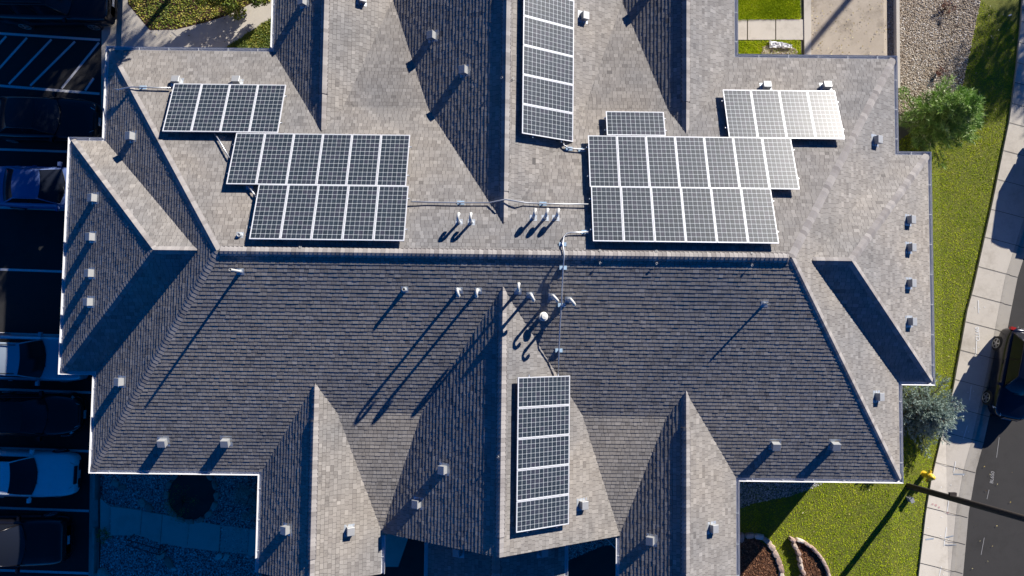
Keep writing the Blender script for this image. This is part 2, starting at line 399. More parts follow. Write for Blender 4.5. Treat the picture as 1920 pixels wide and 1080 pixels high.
# top left
struct(sheet('walkway',pg([(225,290),(190,290),(190,172),(191,45),(196,-60),(238,-60),(240,8),(281,57),(330,56),(385,43),(430,28),(480,3),(560,-90),(640,-90),(520,30),(420,100),(420,130),(225,130)]),.014,M_CONC),'concrete walkway along the top')
struct(sheet('planting_bed',pg([(238,-200),(600,-200),(560,-90),(480,3),(430,28),(385,43),(330,56),(281,57),(240,8)]),.008,M_MULCH),'planting bed under the trees')
struct(sheet('ground_cover_bed',pg([(420,96),(520,28),(560,28),(560,120),(420,120)]),.016,M_LAWN),'green ground cover by the wall')
# bottom left
sw_poly=pg([(187,860),(187,1300),(560,1300),(560,860)])
struct(sheet('gravel_yard',sw_poly,.006,M_GRB_G),'grey gravel yard below the roof')
def slab(name,px,z,mat,lab):
    p=[gp(*q) for q in px]; mb=MB(); mb.prism([(q.x,q.y) for q in reversed(p)],min(q.z for q in p)-.1,z); return struct(mb.build(name,mat),lab)
slab('kerb_walk',[(173,860),(186,860),(186,1300),(167,1300)],-.46,M_CONC2,'concrete kerb walk beside the parking lot')
mb=MB()
for a in ([(184,858),(189,858),(188,934),(183,934)],[(183,985),(188,985),(186,1072),(181,1072)]):
    p=[gp(*q) for q in a]; mb.prism([(q.x,q.y) for q in reversed(p)],-.7,-.22)
tag(mb.build('kerb_wall',M_CONC2),'low concrete kerb wall between parking lot and gravel','wall')
mb=MB()
def pz(px,z): 
    return [(at(x,y,z).x,at(x,y,z).y) for x,y in px]
for px,z in (([(188,934),(206,950),(206,1004),(188,1012)],-.30),([(207,950),(266,957),(262,1004),(207,1004)],-.13),([(267,958),(277,960),(273,1008),(263,1005)],-.10),([(277,960),(288,962),(284,1013),(273,1008)],-.06),([(288,962),(304,965),(300,1018),(284,1013)],-.02),([(305,965),(355,975),(350,1027),(301,1018)],.03),([(356,975),(413,985),(410,1034),(351,1027)],.04),([(416,985),(467,992),(463,1039),(412,1034)],.02),([(468,992),(540,1002),(540,1050),(464,1040)],.03)):
    mb.prism(list(reversed(pz(px,z))),-.6,z)
struct(mb.build('path',M_CONC),'concrete path with three steps down to the parking lot')
slab('entry_slab',[(690,960),(772,990),(747,1062),(690,1062)],.05,M_CONC,'concrete slab under the eave')
struct(sheet('soil_bed',pg([(560,930),(1380,930),(1380,1300),(560,1300)]),.004,M_SOIL),'dark ground between the gables')
struct(sheet('gravel_patch',pg([(1050,1000),(1165,1000),(1165,1017),(1125,1025),(1090,1040),(1060,1053),(1045,1060)]),.014,M_GRB_G),'gravel patch beside the entry')
gravel_se=pg([(1378,880),(1560,880),(1545,905),(1530,913),(1480,930),(1440,938),(1410,944),(1378,958)])
struct(sheet('gravel_border',gravel_se,.014,M_GRB_G),'grey gravel border under the eave')

# parking stall lines and hatching
mb=MB()
def line(mb,a,b,w,off=.010,mi=0):
    p,q=gp(*a),gp(*b); d=(q-p); d.z=0; d.normalize(); n=Vector((-d.y,d.x,0))*w/2
    mb.face([(p-n)[:2]+(gz(p.x)+off,),(q-n)[:2]+(gz(q.x)+off,),(q+n)[:2]+(gz(q.x)+off,),(p+n)[:2]+(gz(p.x)+off,)],mi)
for y0,xe in ((283,172),(392,172),(508,168),(628,167),(733,170),(843,169),(955,167),(1072,167)): line(mb,(-60,y0-5),(xe,y0+3),.10)
line(mb,(-60,59),(188,75),.11); line(mb,(-60,156),(187,176),.11)
for a,b in (((186,80),(116,166)),((141,78),(57,161)),((97,74),(17,158)),((51,71),(-25,155)),((12,68),(-60,148)),((176,147),(160,170))): line(mb,a,b,.10,.013)
struct(mb.build('parking_lines',M_PAINTLINE),'white painted stall lines and hatching')

# survey marks and lettering
def text_mesh(s,name,mat,loc,size,rot,lab):
    c=bpy.data.curves.new(name,'FONT'); c.body=s; c.size=size; c.offset=.004; c.extrude=.0008; c.align_x='CENTER'; c.align_y='CENTER'
    o=bpy.data.objects.new(name,c); COL.objects.link(o)
    dg=bpy.context.evaluated_depsgraph_get(); me=bpy.data.meshes.new_from_object(o.evaluated_get(dg)); bpy.data.objects.remove(o)
    me.materials.clear(); me.materials.append(mat)
    o=bpy.data.objects.new(name,me); COL.objects.link(o); o.location=loc; o.rotation_euler=rot
    return struct(o,lab)
M_MARK=simple('chalk_white_paint',(.72,.73,.72),.8,var=.15,scale=50)
M_MARKF=simple('faded_white_paint',(.26,.26,.26),.8,var=.5,scale=50)
M_PINK=simple('faded_pink_paint',(.42,.27,.26),.8,var=.15,scale=30)
M_BLUEP=simple('faded_blue_paint',(.27,.31,.36),.8,var=.2,scale=30)
mb=MB()
def dot(px,py,r,off,mi=0):
    p=gp(px,py); mb.face([(p.x+r*math.cos(k*.785),p.y+r*.8*math.sin(k*.785),gz(p.x+r*math.cos(k*.785))+off) for k in range(8)],mi)
for a,b in (((1831,563),(1832,587)),((1828,639),(1827,664)),((1818,723),(1815,750)),((1811,797),(1803,822)),((1789,864),(1785,885)),((1776,938),(1773,958)),((1772,987),(1767,1022)),((1762,1060),(1757,1085))): line(mb,a,b,.030,.100)
for x,y in ((1825,576),(1834,578),(1843,576),(1823,653),(1832,651),(1826,665),(1801,809),(1813,809),(1792,877),(1780,908),(1762,912),(1763,968),(1737,988),(1768,1015),(1761,1003),(1766,1075),(1729,1080),(1803,890),(1775,1010),(1812,735),(1822,733)): dot(x,y,.024,.100)
line(mb,(1785,888),(1806,888),.05,.098,3); line(mb,(1733,1010),(1748,1008),.06,.098,3); line(mb,(1770,1006),(1785,1003),.04,.098,3); line(mb,(1768,1020),(1790,1020),.03,.098,3)
for x,y,r in ((1746,944,.05),(1752,946,.06),(1758,950,.05),(1774,960,.05)): dot(x,y,r,.097,2)
for a,b in (((1873,820),(1868,858)),((1854,918),(1850,936)),((1845,1008),(1839,1040)),((1909,612),(1907,620))): line(mb,a,b,.025,.014,1)
struct(mb.build('survey_marks',[M_MARK,M_MARKF,M_PINK,M_BLUEP]),'painted survey marks')
p=gp(1830,626); text_mesh('CLL60','sidewalk_lettering',M_MARK,(p.x,p.y,p.z+.098),.22,(0,0,R(92)),'white painted characters on the sidewalk')
p=gp(1860,895); text_mesh('BL650','street_lettering',M_MARKF,(p.x,p.y,p.z+.014),.20,(0,0,R(82)),'faded painted characters on the street')

# ------------------------------------------------------------------ building
B=thing('apartment_building','low building seen from above with a grey shingled hip and gable roof','building',(0,0,0))
def clip_poly(poly,cl):
    """clip (u,v) polygon against convex ccw polygon"""
    for i in range(len(cl)):
        (x0,y0),(x1,y1)=cl[i],cl[(i+1)%len(cl)]
        ax,ay=(y1-y0),-(x1-x0); c=ax*x0+ay*y0
        poly=clip_half(poly,ax,ay,c)
        if len(poly)<3: return []
    return poly
def inside(p,cl,m=0):
    for i in range(len(cl)):
        (x0,y0),(x1,y1)=cl[i],cl[(i+1)%len(cl)]
        if (x1-x0)*(p[1]-y0)-(y1-y0)*(p[0]-x0)<m: return False
    return True
EXPO=.136
def shingles(mb,pl,poly,down,seed):
    """cover a sloping roof plane with overlapping tabs; poly in plan (x,y), down = downslope direction in plan"""
    rnd=random.Random(seed)
    dn=Vector((down[0],down[1],0)); u=Vector((-dn.y,dn.x,0))        # u along eave
    sl=abs(pl.a*dn.x+pl.b*dn.y); k=math.sqrt(1+sl*sl)
    up=-dn
    O=Vector((0,0,0))
    def toP(a,v,h):   # a along u, v = true slope distance uphill, h normal offset
        q=u*a+up*(v/k); z=pl.z(q.x,q.y); return Vector((q.x,q.y,z))+pl.n*h
    uvp=[((Vector((x,y,0)).dot(u)),Vector((x,y,0)).dot(up)*k) for x,y in poly]
    ar=sum(uvp[i][0]*uvp[(i+1)%len(uvp)][1]-uvp[(i+1)%len(uvp)][0]*uvp[i][1] for i in range(len(uvp)))
    if ar<0: uvp.reverse()
    umin=min(p[0] for p in uvp);umax=max(p[0] for p in uvp);vmin=min(p[1] for p in uvp);vmax=max(p[1] for p in uvp)
    mb.face([toP(a,v,-.004) for a,v in uvp],0,.10)
    j=0; v=vmin
    def emit(q,v0,hb,h1,tn):
        mb.face([toP(a,b,hb+(h1-hb)*(b-v0)/EXPO) for a,b in q],0,tn)
    drift=0
    while v<vmax:
        a=umin-rnd.random()*.3; wob=rnd.uniform(-.003,.003)
        rowt=rnd.gauss(0,.012)
        while a<umax:
            w=rnd.choice((.12,.14,.15,.16,.18,.20,.22)); 
            dv=rnd.choice((0,0,0,0,-.006)); hb=rnd.choice((.009,.0105,.012,.014))
            tn=min(.98,max(.30,rnd.gauss(.66,.08)+rowt))
            q=[(a,v+dv+wob),(a+w-.008,v+dv+wob),(a+w-.008,v+EXPO-.008),(a,v+EXPO-.008)]
            ins=all(inside(p,uvp) for p in q)
            if not ins: q=clip_poly(q,uvp)
            if len(q)>=3:
                emit(q,v,hb,.0008,tn)
                seg=[p for p in q if abs(p[1]-(v+dv+wob))<1e-6]
                if len(seg)>=2:
                    s0=min(seg);s1=max(seg)
                    mb.face([toP(s0[0],s0[1],-.003),toP(s1[0],s1[1],-.003),toP(s1[0],s1[1],hb),toP(s0[0],s0[1],hb)],0,.16)
            a+=w
        v+=EXPO; j+=1
def caps(mb,p0,p1,n0,n1,w=.15,lift=.012,rnd=random.Random(3),start_low=True,round_=True):
    """overlapping ridge shingles between p0 (low end) and p1 (high end)"""
    p0,p1=Vector(p0),Vector(p1); d=p1-p0; L=d.length; d.normalize()
    s0=n0.cross(d); s1=n1.cross(d)
    # side directions lying in each plane, perpendicular to the ridge
    a=s0.normalized(); b=s1.normalized()
    mid=(n0+n1).normalized()
    if a.dot(mid)>0: a=-a
    if b.dot(mid)>0: b=-b
    if (a-b).length<.5: b=-b
    step=.145; n=int(L/step)+1
    for i in range(n):
        q=p0+d*(i*step); e=min(i*step+.19,L); r=p0+d*e
        h=lift+.012; h2=lift+.002; tn=rnd.uniform(.25,.95)
        def row(c,hh): 
            return [c+a*w+mid*(hh*.6-.0),c+a*w*.5+mid*(hh+ .004),c+mid*(hh+.012),c+b*w*.5+mid*(hh+.004),c+b*w+mid*(hh*.6)]
        A=row(q,h);Bq=row(r,h2)
        mb.mesh(A+Bq,[(k,k+1,6+k,5+k) for k in range(4)],0,tn)
        base=[c-mid*(h+.02) for c in A]
        mb.mesh(A+base,[(k+1,k,5+k,6+k) for k in range(4)],0,.1)
def ridge_vent(mb,p0,p1,n0,n1,rnd,w=.19,lift=.032):
    """raised vent strip with cap shingles on top"""
    p0,p1=Vector(p0),Vector(p1); d=(p1-p0).normalized()
    a=n0.cross(d).normalized(); b=n1.cross(d).normalized(); mid=(n0+n1).normalized()
    if a.dot(mid)>0: a=-a
    if b.dot(mid)>0: b=-b
    def row(c): return [c+a*w-mid*.005,c+a*w+mid*lift,c+mid*(lift+.02),c+b*w+mid*lift,c+b*w-mid*.005]
    A=row(p0);Bq=row(p1)
    mb.mesh(A+Bq,[(k,k+1,6+k,5+k) for k in range(4)]+[(0,1,2,3,4),(9,8,7,6,5)],0,.12)
    caps(mb,p0,p1,n0,n1,w+.005,lift+.006,rnd)

def roofpart(name,items,seed):
    mb=MB()
    for i,(pl,poly,dn) in enumerate(items): shingles(mb,pl,poly,dn,seed*10+i)
    # soffit / underside keeps the sheet closed from below
    return mb.build(name,M_SH,B)
roofpart('main_roof',[(PN,[(XW,YN),(XE,YN),(XRE,YC),(XRW,YC)],(0,1)),(PS,[(XW,YS),(XE,YS),(XRE,YC),(XRW,YC)],(0,-1)),
  (PW,[(XW,YN),(XW,YS),(XRW,YC)],(-1,0)),(PE,[(XE,YS),(XE,YN),(XRE,YC)],(1,0))],1)
roofpart('side_wing_roof',[(WWN,[(WX,WY1),(-9.9,WY1),(-10.2,WYC),(WXR,WYC)],(0,1)),(WWS,[(WX,WY0),(-9.9,WY0),(-10.2,WYC),(WXR,WYC)],(0,-1)),(WWW,[(WX,WY0),(WX,WY1),(WXR,WYC)],(-1,0))],2)
roofpart('side_wing_roof',[(EWN,[(EX,EY1),(9.4,EY1),(9.7,EYC),(EXR,EYC)],(0,1)),(EWS,[(EX,EY0),(9.4,EY0),(9.7,EYC),(EXR,EYC)],(0,-1)),(EEE,[(EX,EY0),(EX,EY1),(EXR,EYC)],(1,0))],3)
SY=-9.2; NY=13.3
def gable(name,pw,pe,x0,xc,x1,y0,y1,seed):
    return roofpart(name,[(pw,[(x0,y0),(xc,y0),(xc,y1),(x0,y1)],(-1,0)),(pe,[(xc,y0),(x1,y0),(x1,y1),(xc,y1)],(1,0))],seed)
gable('gable_roof',PAW,PAE,AX0,AXC,AX1,-9.2,-2.2,4); gable('gable_roof',PCW,PCE,CX0,CXC,CX1,-9.7,-2.2,5)
gable('gable_roof',PBW,PBE,BX0,BXC,BX1,-7.75,1.5,6); gable('gable_roof',PBW,PBE,BX0,BXC,BX1,2.7,11.87,7)
gable('gable_roof',PAW,PAE,AX0,AXC,AX1,6.2,13.3,8); gable('gable_roof',PCW,PCE,CX0,CXC,CX1,6.2,13.3,9)
gable('porch_roof',PLW,PLE,LX0,LXC,LX1,-9.95,-7.2,10)
# saddles between the gables
def saddle(xc,ys,ye,w,seed):
    z0=ZR-PM*abs(ys-YC); sg=1 if ye>ys else -1
    s=(z0-EZ)/abs(ye-ys); pl=Plane(0,-s*sg,EZ+s*sg*ye)
    return roofpart('saddle_roof',[(pl,[(xc-w,ys),(xc+w,ys),(xc+.12,ye),(xc-.12,ye)],(0,sg))],seed)
saddle(-4.58,-3.38,-7.72,1.75,11); saddle(3.96,-3.38,-7.72,1.75,12); saddle(-4.58,7.42,11.8,1.75,13); saddle(3.96,7.42,11.8,1.75,14)
# caps on ridges and hips
rr=random.Random(5)
def cappart(lst):
    mb=MB()
    for vent,p0,p1,a,b in lst:
        (ridge_vent if vent else caps)(mb,p0,p1,a.n,b.n,rnd=rr)
    return mb.build('ridge_cap',M_CAP,B)
cappart([(True,(XRW+.1,YC,ZR),(XRE-.1,YC,ZR),PN,PS)])
for c,(px,py),a,b in (((XW,YN),(XRW,YC),PN,PW),((XW,YS),(XRW,YC),PS,PW),((XE,YN),(XRE,YC),PN,PE),((XE,YS),(XRE,YC),PS,PE)):
    cappart([(False,(*c,EZ),(px,py,ZR),a,b)])
for c,a in (((WX,WY1),WWN),((WX,WY0),WWS)): cappart([(False,(*c,EZ),(WXR,WYC,WZ),a,WWW)])
for c,a in (((EX,EY1),EWN),((EX,EY0),EWS)): cappart([(False,(*c,EZ),(EXR,EYC,EWZ),a,EEE)])
cappart([(False,(WXR,WYC,WZ),(-10.45,WYC,WZ),WWN,WWS)]); cappart([(False,(EXR,EYC,EWZ),(9.95,EYC,EWZ),EWN,EWS)])
def gridge(xc,z,ya,yb,vb,a,b):   # vent from ya to vb then plain cap to yb
    cappart([(True,(xc,ya,z),(xc,vb,z),a,b),(False,(xc,vb,z),(xc,yb,z),a,b)])
gridge(AXC,AZR,-8.3,-2.4,-3.6,PAW,PAE); gridge(CXC,CZR,-8.6,-2.4,-3.7,PCW,PCE)
gridge(BXC,BZR,-7.1,1.05,-.4,PBW,PBE); gridge(BXC,BZR,11.2,3.15,4.2,PBW,PBE)
gridge(AXC,AZR,12.6,6.5,7.8,PAW,PAE); gridge(CXC,CZR,12.6,6.5,7.7,PCW,PCE)
gridge(LXC,LZR,-9.9,-7.7,-8.3,PLW,PLE)
cappart([(False,(AXC,-9.19,AZR),(AXC,-8.3,AZR),PAW,PAE)]); cappart([(False,(CXC,-9.69,CZR),(CXC,-8.6,CZR),PCW,PCE)]); cappart([(False,(BXC,-7.74,BZR),(BXC,-7.1,BZR),PBW,PBE)])
# walls
def wallbox(x0,x1,y0,y1,z1):
    mb=MB(); mb.prism([(x0,y0),(x1,y0),(x1,y1),(x0,y1)],-.8,z1); return mb.build('wall',M_STUCCO,B)
wallbox(XW+.4,XE-.4,YS+.4,YN-.4,3.30); wallbox(WX+.4,-12,WY0+.4,WY1-.4,3.32); wallbox(12,EX-.4,EY0+.4,EY1-.4,3.32)
for x0,x1,y0,y1 in ((AX0+.4,AX1-.4,-8.9,-5),(CX0+.4,CX1-.4,-9.4,-5),(BX0+.45,BX1-.45,-7.3,-4.9),(AX0+.4,AX1-.4,9,13),(CX0+.4,CX1-.4,9,13),(BX0+.45,BX1-.45,8.9,11.5)):
    wallbox(x0,x1,y0,y1,3.34)
def gable_wall(x0,x1,xc,y,zr,p,t=.12):
    mb=MB(); zz=3.30
    vs=[(x0,y,zz),(x1,y,zz),(xc,y,zr-.12),(x0,y+t,zz),(x1,y+t,zz),(xc,y+t,zr-.12)]
    mb.mesh(vs,[(0,1,2),(5,4,3),(0,3,4,1),(1,4,5,2),(2,5,3,0)]); mb.build('gable_wall',M_STUCCO,B)
gable_wall(AX0+.4,AX1-.4,AXC,-8.9,AZR,AP); gable_wall(CX0+.4,CX1-.4,CXC,-9.4,CZR,CP); gable_wall(BX0+.45,BX1-.45,BXC,-7.3,BZR,BP)
M_GLASSW=simple('window_glass',(.03,.04,.05),.08,var=.1)
def window(x,y,w,nx,ny,sill=1.0,h=1.2):
    mb=MB(); cx=Vector((x,y,sill+h/2)); t=Vector((-ny,nx,0)); n=Vector((nx,ny,0))
    rot=Matrix((t,n,Vector((0,0,1)))).transposed()
    for dx,dz,sx,sz in ((0,h/2,w,.08),(0,-h/2,w,.08),(-w/2,0,.08,h+.08),(w/2,0,.08,h+.08),(0,0,.05,h)):
        mb.box(cx+rot@Vector((dx,.03,dz)),(sx,.09,sz),rot)
    f=mb.build('window',M_WHITE,B); m2=MB(); m2.box(cx+rot@Vector((0,.012,0)),(w-.06,.02,h-.06),rot); m2.build('pane',M_GLASSW,f)
for x in (-13,-10.8,10,12.2): window(x,YS+.4,1.2,0,-1); window(x,YN-.4,1.2,0,1)
for y in (-.5,2,4.6): window(WX+.4,y,1.2,-1,0); window(EX-.4,y,1.2,1,0)
for x in (AXC,): window(x,-8.9,1.5,0,-1)
window(CXC,-9.4,1.5,0,-1)
# gutters as U channels following the eaves
def gutter(path,z,name='gutter'):
    pts=[Vector((x,y)) for x,y in path]; n=len(pts)
    prof=[(.0,-.012),(.0,-.13),(.12,-.13),(.138,.0),(.134,.012),(.108,.0),(.098,-.055),(.012,-.055),(.012,-.012)]
    rings=[]
    for i,p in enumerate(pts):
        ns=[]
        if i>0: d=(p-pts[i-1]).normalized(); ns.append(Vector((d.y,-d.x)))
        if i<n-1: d=(pts[i+1]-p).normalized(); ns.append(Vector((d.y,-d.x)))
        m=ns[0] if len(ns)==1 else (ns[0]+ns[1])
        rings.append([Vector((p.x+m.x*o,p.y+m.y*o,z+dz)) for o,dz in prof])
    k=len(prof); mb=MB(); vs=[q for r in rings for q in r]; fs=[]
    for i in range(n-1):
        for j in range(k): fs.append((i*k+j,(i+1)*k+j,(i+1)*k+(j+1)%k,i*k+(j+1)%k))
    fs+= [tuple(range(k)),tuple(reversed(range((n-1)*k,n*k)))]
    mb.mesh(vs,fs)
    # hanger straps
    for a,b in zip(pts,pts[1:]):
        L=(b-a).length; d=(b-a).normalized(); o=Vector((d.y,-d.x)); c=.6
        while c<L-.2:
            q=a+d*c+o*.06; ang=math.atan2(o.y,o.x); mb.box((q.x,q.y,z-.003),(.12,.02,.006),Matrix.Rotation(ang,3,'Z')); c+=1.1
    return mb.build(name,M_WHITE,B)
gutter([(AX0,13.25),(AX0,YN),(XW,YN),(XW,WY1),(WX,WY1),(WX,WY0),(XW,WY0),(XW,YS),(AX0,YS),(AX0,-9.2)],EZ)
gutter([(CX1,-9.7),(CX1,YS),(XE,YS),(XE,EY0),(EX,EY0),(EX,EY1),(XE,EY1),(XE,YN),(CX1,YN),(CX1,13.25)],EZ)
gutter([(AX1,-9.2),(AX1,-7.85)],EZ); gutter([(CX0,-7.85),(CX0,-9.7)],EZ); gutter([(LX0,-7.55),(LX0,-9.95)],LZ); gutter([(LX1,-9.95),(LX1,-7.55)],LZ)
def rake(p0,p1,y,t):
    mb=MB(); p0=Vector((p0[0],y,p0[1]));p1=Vector((p1[0],y,p1[1])); a=Vector((0,t,0)); z=Vector((0,0,-.16)); e=Vector((0,0,-.006))
    vs=[p0+e,p1+e,p1+z,p0+z]; vs=vs+[v+a for v in vs]
    mb.mesh(vs,[(0,1,2,3),(7,6,5,4),(0,4,5,1),(1,5,6,2),(2,6,7,3),(3,7,4,0)]); mb.build('rake_board',M_WHITE,B)
for x0,xc,x1,z,zr,y in ((AX0,AXC,AX1,EZ,AZR,-9.17),(BX0,BXC,BX1,EZ,BZR,-7.72),(CX0,CXC,CX1,EZ,CZR,-9.67),(LX0,LXC,LX1,LZ,LZR,-9.92)):
    rake((x0,z),(xc,zr),y,.035); rake((xc,zr),(x1,z),y,.035)
# small wall cross bracing seen under the eave at right of the entry
mb=MB(); mb.tube([(3.45,-7.9,3.0),(3.85,-8.25,3.3)],.02,6); mb.build('downspout',M_WHITE,B)

# ------------------------------------------------------------------ box vents
def vent_proto():
    r=thing('box_vent','','roof vent',(0,0,0),'metal box vents on the roof')
    mb=MB(); w,l,h=.27,.25,.21
    # body with a slight taper, hooded lid, flange
    def ring(s,z): return [(-w/2*s,-l/2*s,z),(w/2*s,-l/2*s,z),(w/2*s,l/2*s,z),(-w/2*s,l/2*s,z)]
    vs=ring(.96,0)+ring(.98,h-.03)
    mb.mesh(vs,[(0,1,5,4),(1,2,6,5),(2,3,7,6),(3,0,4,7),(4,5,6,7)]); mb.build('body',M_VENT,r)
    m2=MB(); vs=ring(1.04,h-.035)+ring(1.04,h-.006)+ring(.98,h)
    m2.mesh(vs,[(0,1,5,4),(1,2,6,5),(2,3,7,6),(3,0,4,7),(4,5,9,8),(5,6,10,9),(6,7,11,10),(7,4,8,11),(8,9,10,11),(3,2,1,0)]); m2.build('lid',M_VENT,r)
    m3=MB(); m3.box((0,.02,.006),(.42,.42,.006)); m3.build('flange',M_FLASH,r)
    return r
VP=vent_proto(); vused=False
def place_on(root,pl,p,down):
    """orient so local -Y runs downslope, Z along the roof normal"""
    n=pl.n; d=Vector((down[0],down[1],0)); y=-(d-n*d.dot(n)).normalized(); x=y.cross(n).normalized()
    M=Matrix((x,y,n)).transposed().to_4x4(); M.translation=p; root.matrix_world=M
    root.location=p; root.rotation_euler=M.to_3x3().to_euler()
VENTS=[(PN,330,150,(0,1),'box vent on the sunlit slope above the left end of the four-panel solar row'),
 (PN,443,150,(0,1),'box vent above the third panel of the four-panel solar row at upper left'),
 (PN,1438,160,(0,1),'bright box vent directly above the glaring solar row, left of its twin'),
 (PN,1551,160,(0,1),'bright box vent above the right end of the glaring solar row at upper right'),
 (PBE,1097,30,(1,0),'box vent right of the tall upper column of solar panels'),
 (PE,1647,262,(1,0),'lone box vent on the right slope beside the long-needled pine'),
 (EEE,1709,412,(1,0),'topmost of the four box vents in line along the right edge'),
 (EEE,1710,464,(1,0),'second from the top of the four box vents along the right edge'),
 (EEE,1710,531,(1,0),'third from the top of the four box vents along the right edge'),
 (EEE,1711,603,(1,0),'lowest of the four box vents in line along the right edge'),
 (PE,1650,744,(1,0),'lone box vent on the right slope beside the blue spruce'),
 (PS,304,831,(0,-1),'box vent near the lower left gutter, left one of the pair above the round bed'),
 (PS,422,831,(0,-1),'box vent near the lower left gutter, right one of the pair'),
 (PS,1455,837,(0,-1),'white box vent near the lower right gutter, left one of the pair'),
 (PS,1567,837,(0,-1),'white box vent near the lower right corner of the big dark slope'),
 (WWW,172,371,(-1,0),'topmost of the four box vents in line along the left edge'),
 (WWW,168,444,(-1,0),'second from the top of the four box vents along the left edge'),
 (WWW,166,512,(-1,0),'third from the top of the four box vents along the left edge'),
 (WWW,164,566,(-1,0),'lowest of the four box vents in line along the left edge'),
 (PW,222,716,(-1,0),'lone box vent below the notch in the left eave'),
 (PW,243,255,(-1,0),'lone box vent on the dark slope above the left wing'),
 (PAW,566,2,(-1,0),'box vent cut by the top edge on the narrow dark gable slope'),
 (PAE,680,-3,(1,0),'box vent cut by the top edge on the sunlit gable slope'),
 (PBW,808,66,(-1,0),'upper box vent on the big dark slope left of the upper solar column'),
 (PBW,868,131,(-1,0),'lower box vent on the big dark slope left of the upper solar column'),
 (PCW,1222,-22,(-1,0),'box vent just above the top edge on the right dark gable slope'),
 (PBW,829,881,(-1,0),'box vent on the dark slope left of the lower solar column, upper of two'),
 (PBW,780,945,(-1,0),'box vent on the dark slope left of the lower solar column, lower of two'),
 (PBE,1095,947,(1,0),'box vent right of the lower column of solar panels'),
 (PAW,534,994,(-1,0),'box vent on the dark side of the lower left gable'),
 (PAE,657,996,(1,0),'box vent on the sunlit side of the lower left gable'),
 (PCW,1219,1014,(-1,0),'box vent on the dark side of the lower right gable'),
 (PCE,1339,991,(1,0),'box vent on the sunlit side of the lower right gable'),
 (PLW,857,1036,(-1,0),'blue-shaded box vent on the left half of the low porch roof'),
 (PLE,1020,1036,(1,0),'blue-shaded box vent on the right half of the low porch roof')]
for pl,x,y,dn,lab in VENTS:
    o=VP if not vused else dup(VP); vused=True
    o['label']=lab; place_on(o,pl,pl.hit(x,y,.12)-pl.n*.12,dn)

# ------------------------------------------------------------------ plumbing vents
def flashing_at(pl,p,parent,r=.05):
    mb=MB(); n=pl.n; x=Vector((1,0,0)); x=(x-n*x.dot(n)).normalized(); y=n.cross(x)
    rot=Matrix((x,y,n)).transposed()
    mb.box(n*.010,(.24,.22,.004),rot); mb.tube([Vector((0,0,-.05)),Vector((0,0,r*1.2+.03))],[r*1.9,r*1.15],12)
    return mb.build('flashing',M_FLASH,parent)
def goose(pl,bx,by,h,dx,dy,lab,r=.048):
    p=pl.hit(bx,by); t=thing('vent_pipe',lab,'vent pipe',p,'gooseneck vent pipes')
    flashing_at(pl,p,t,r)
    d=Vector((dx,dy,0)).normalized(); R_=.105; path=[Vector((0,0,-.15)),Vector((0,0,h*.5)),Vector((0,0,h-R_))]
    for k in range(1,9):
        a=math.pi*k/8; path.append(Vector((0,0,h-R_))+d*(R_-R_*math.cos(a))+Vector((0,0,R_*math.sin(a))))
    end=path[-1]; path.append(end+Vector((0,0,-.10)))
    mb=MB(); mb.tube(path,r,12); mb.build('pipe',M_PIPE,t,smooth=True)
    m2=MB(); m2.tube([Vector((0,0,h-R_-.09)),Vector((0,0,h-R_+.01))],r*1.22,12); m2.tube([end+Vector((0,0,-.07)),end+Vector((0,0,.0))],r*1.22,12); m2.build('coupling',M_PIPE,t,smooth=False)
    return t
GN='gooseneck pipe on the sunlit slope, '
goose(PN,861,417,.62,.1,1,GN+'left one of the pair below the left solar array')
goose(PN,884,417,.62,.05,1,GN+'right one of the pair below the left solar array')
goose(PN,1000,409,.60,.25,1,GN+'leftmost of the three right of the central ridge')
goose(PN,1022,409,.62,.3,1,GN+'middle one of the three right of the central ridge')
goose(PN,1042,409,.60,.3,1,GN+'rightmost of the three, nearest the roof conduit')
GD='gooseneck pipe on the shaded slope, '
goose(PS,861,544,.77,.15,-1,GD+'left one of the two above the longest shadows')
goose(PS,897,545,.76,-.15,-1,GD+'right one of the two above the longest shadows')
goose(PS,971,546,.78,.1,1,GD+'at the tip of the central gable, facing up')
goose(PS,994,553,.76,.5,-1,GD+'just right of the central gable tip')
goose(PS,1035,556,.72,.8,-.9,GD+'just left of the vertical conduit')
goose(PS,1066,562,.74,.8,-1,GD+'right of the vertical conduit')
def straight(pl,bx,by,h,r,lab):
    p=pl.hit(bx,by); t=thing('vent_pipe',lab,'vent pipe',p,'straight vent pipes'); flashing_at(pl,p,t,r)
    mb=MB(); mb.tube([Vector((0,0,-.1)),Vector((0,0,h))],r,12,cap=False); mb.tube([Vector((0,0,h)),Vector((0,0,h-.3))],r*.8,12,cap=False)
    n=12; ro=[(r*math.cos(2*math.pi*k/n),r*math.sin(2*math.pi*k/n),h) for k in range(n)]; ri=[(x*.8,y*.8,h) for x,y,_ in ro]
    mb.mesh(ro+ri,[(k,(k+1)%n,n+(k+1)%n,n+k) for k in range(n)])
    m=mb.build('pipe',M_PIPE,t); return t
straight(PS,451,509,.80,.045,'tall straight vent pipe near the left end of the main ridge')
straight(PS,759,543,.22,.055,'short straight vent pipe alone on the middle of the dark slope')
straight(PS,1433,570,.33,.038,'thin straight vent pipe alone on the right part of the dark slope')
straight(PN,450,441,.12,.06,'stubby vent pipe beside the lower left corner of the left solar array')
# round flue with cap
p=PBE.hit(1007,597); t=thing('flue','round capped metal flue leaning out below the gooseneck pipes','flue',p); flashing_at(PBE,p,t,.09)
mb=MB(); ax=Vector((.30,.10,.82)).normalized(); mb.tube([ax*-.1,ax*.50],.075,16); mb.build('pipe',M_VENT,t,smooth=True)
m2=MB(); m2.tube([ax*.50,ax*.52,ax*.60,ax*.62],[.10,.15,.15,.11],20); m2.tube([ax*.62,ax*.66,ax*.68],[.11,.10,.02],20); m2.build('cap',M_PIPE,t)
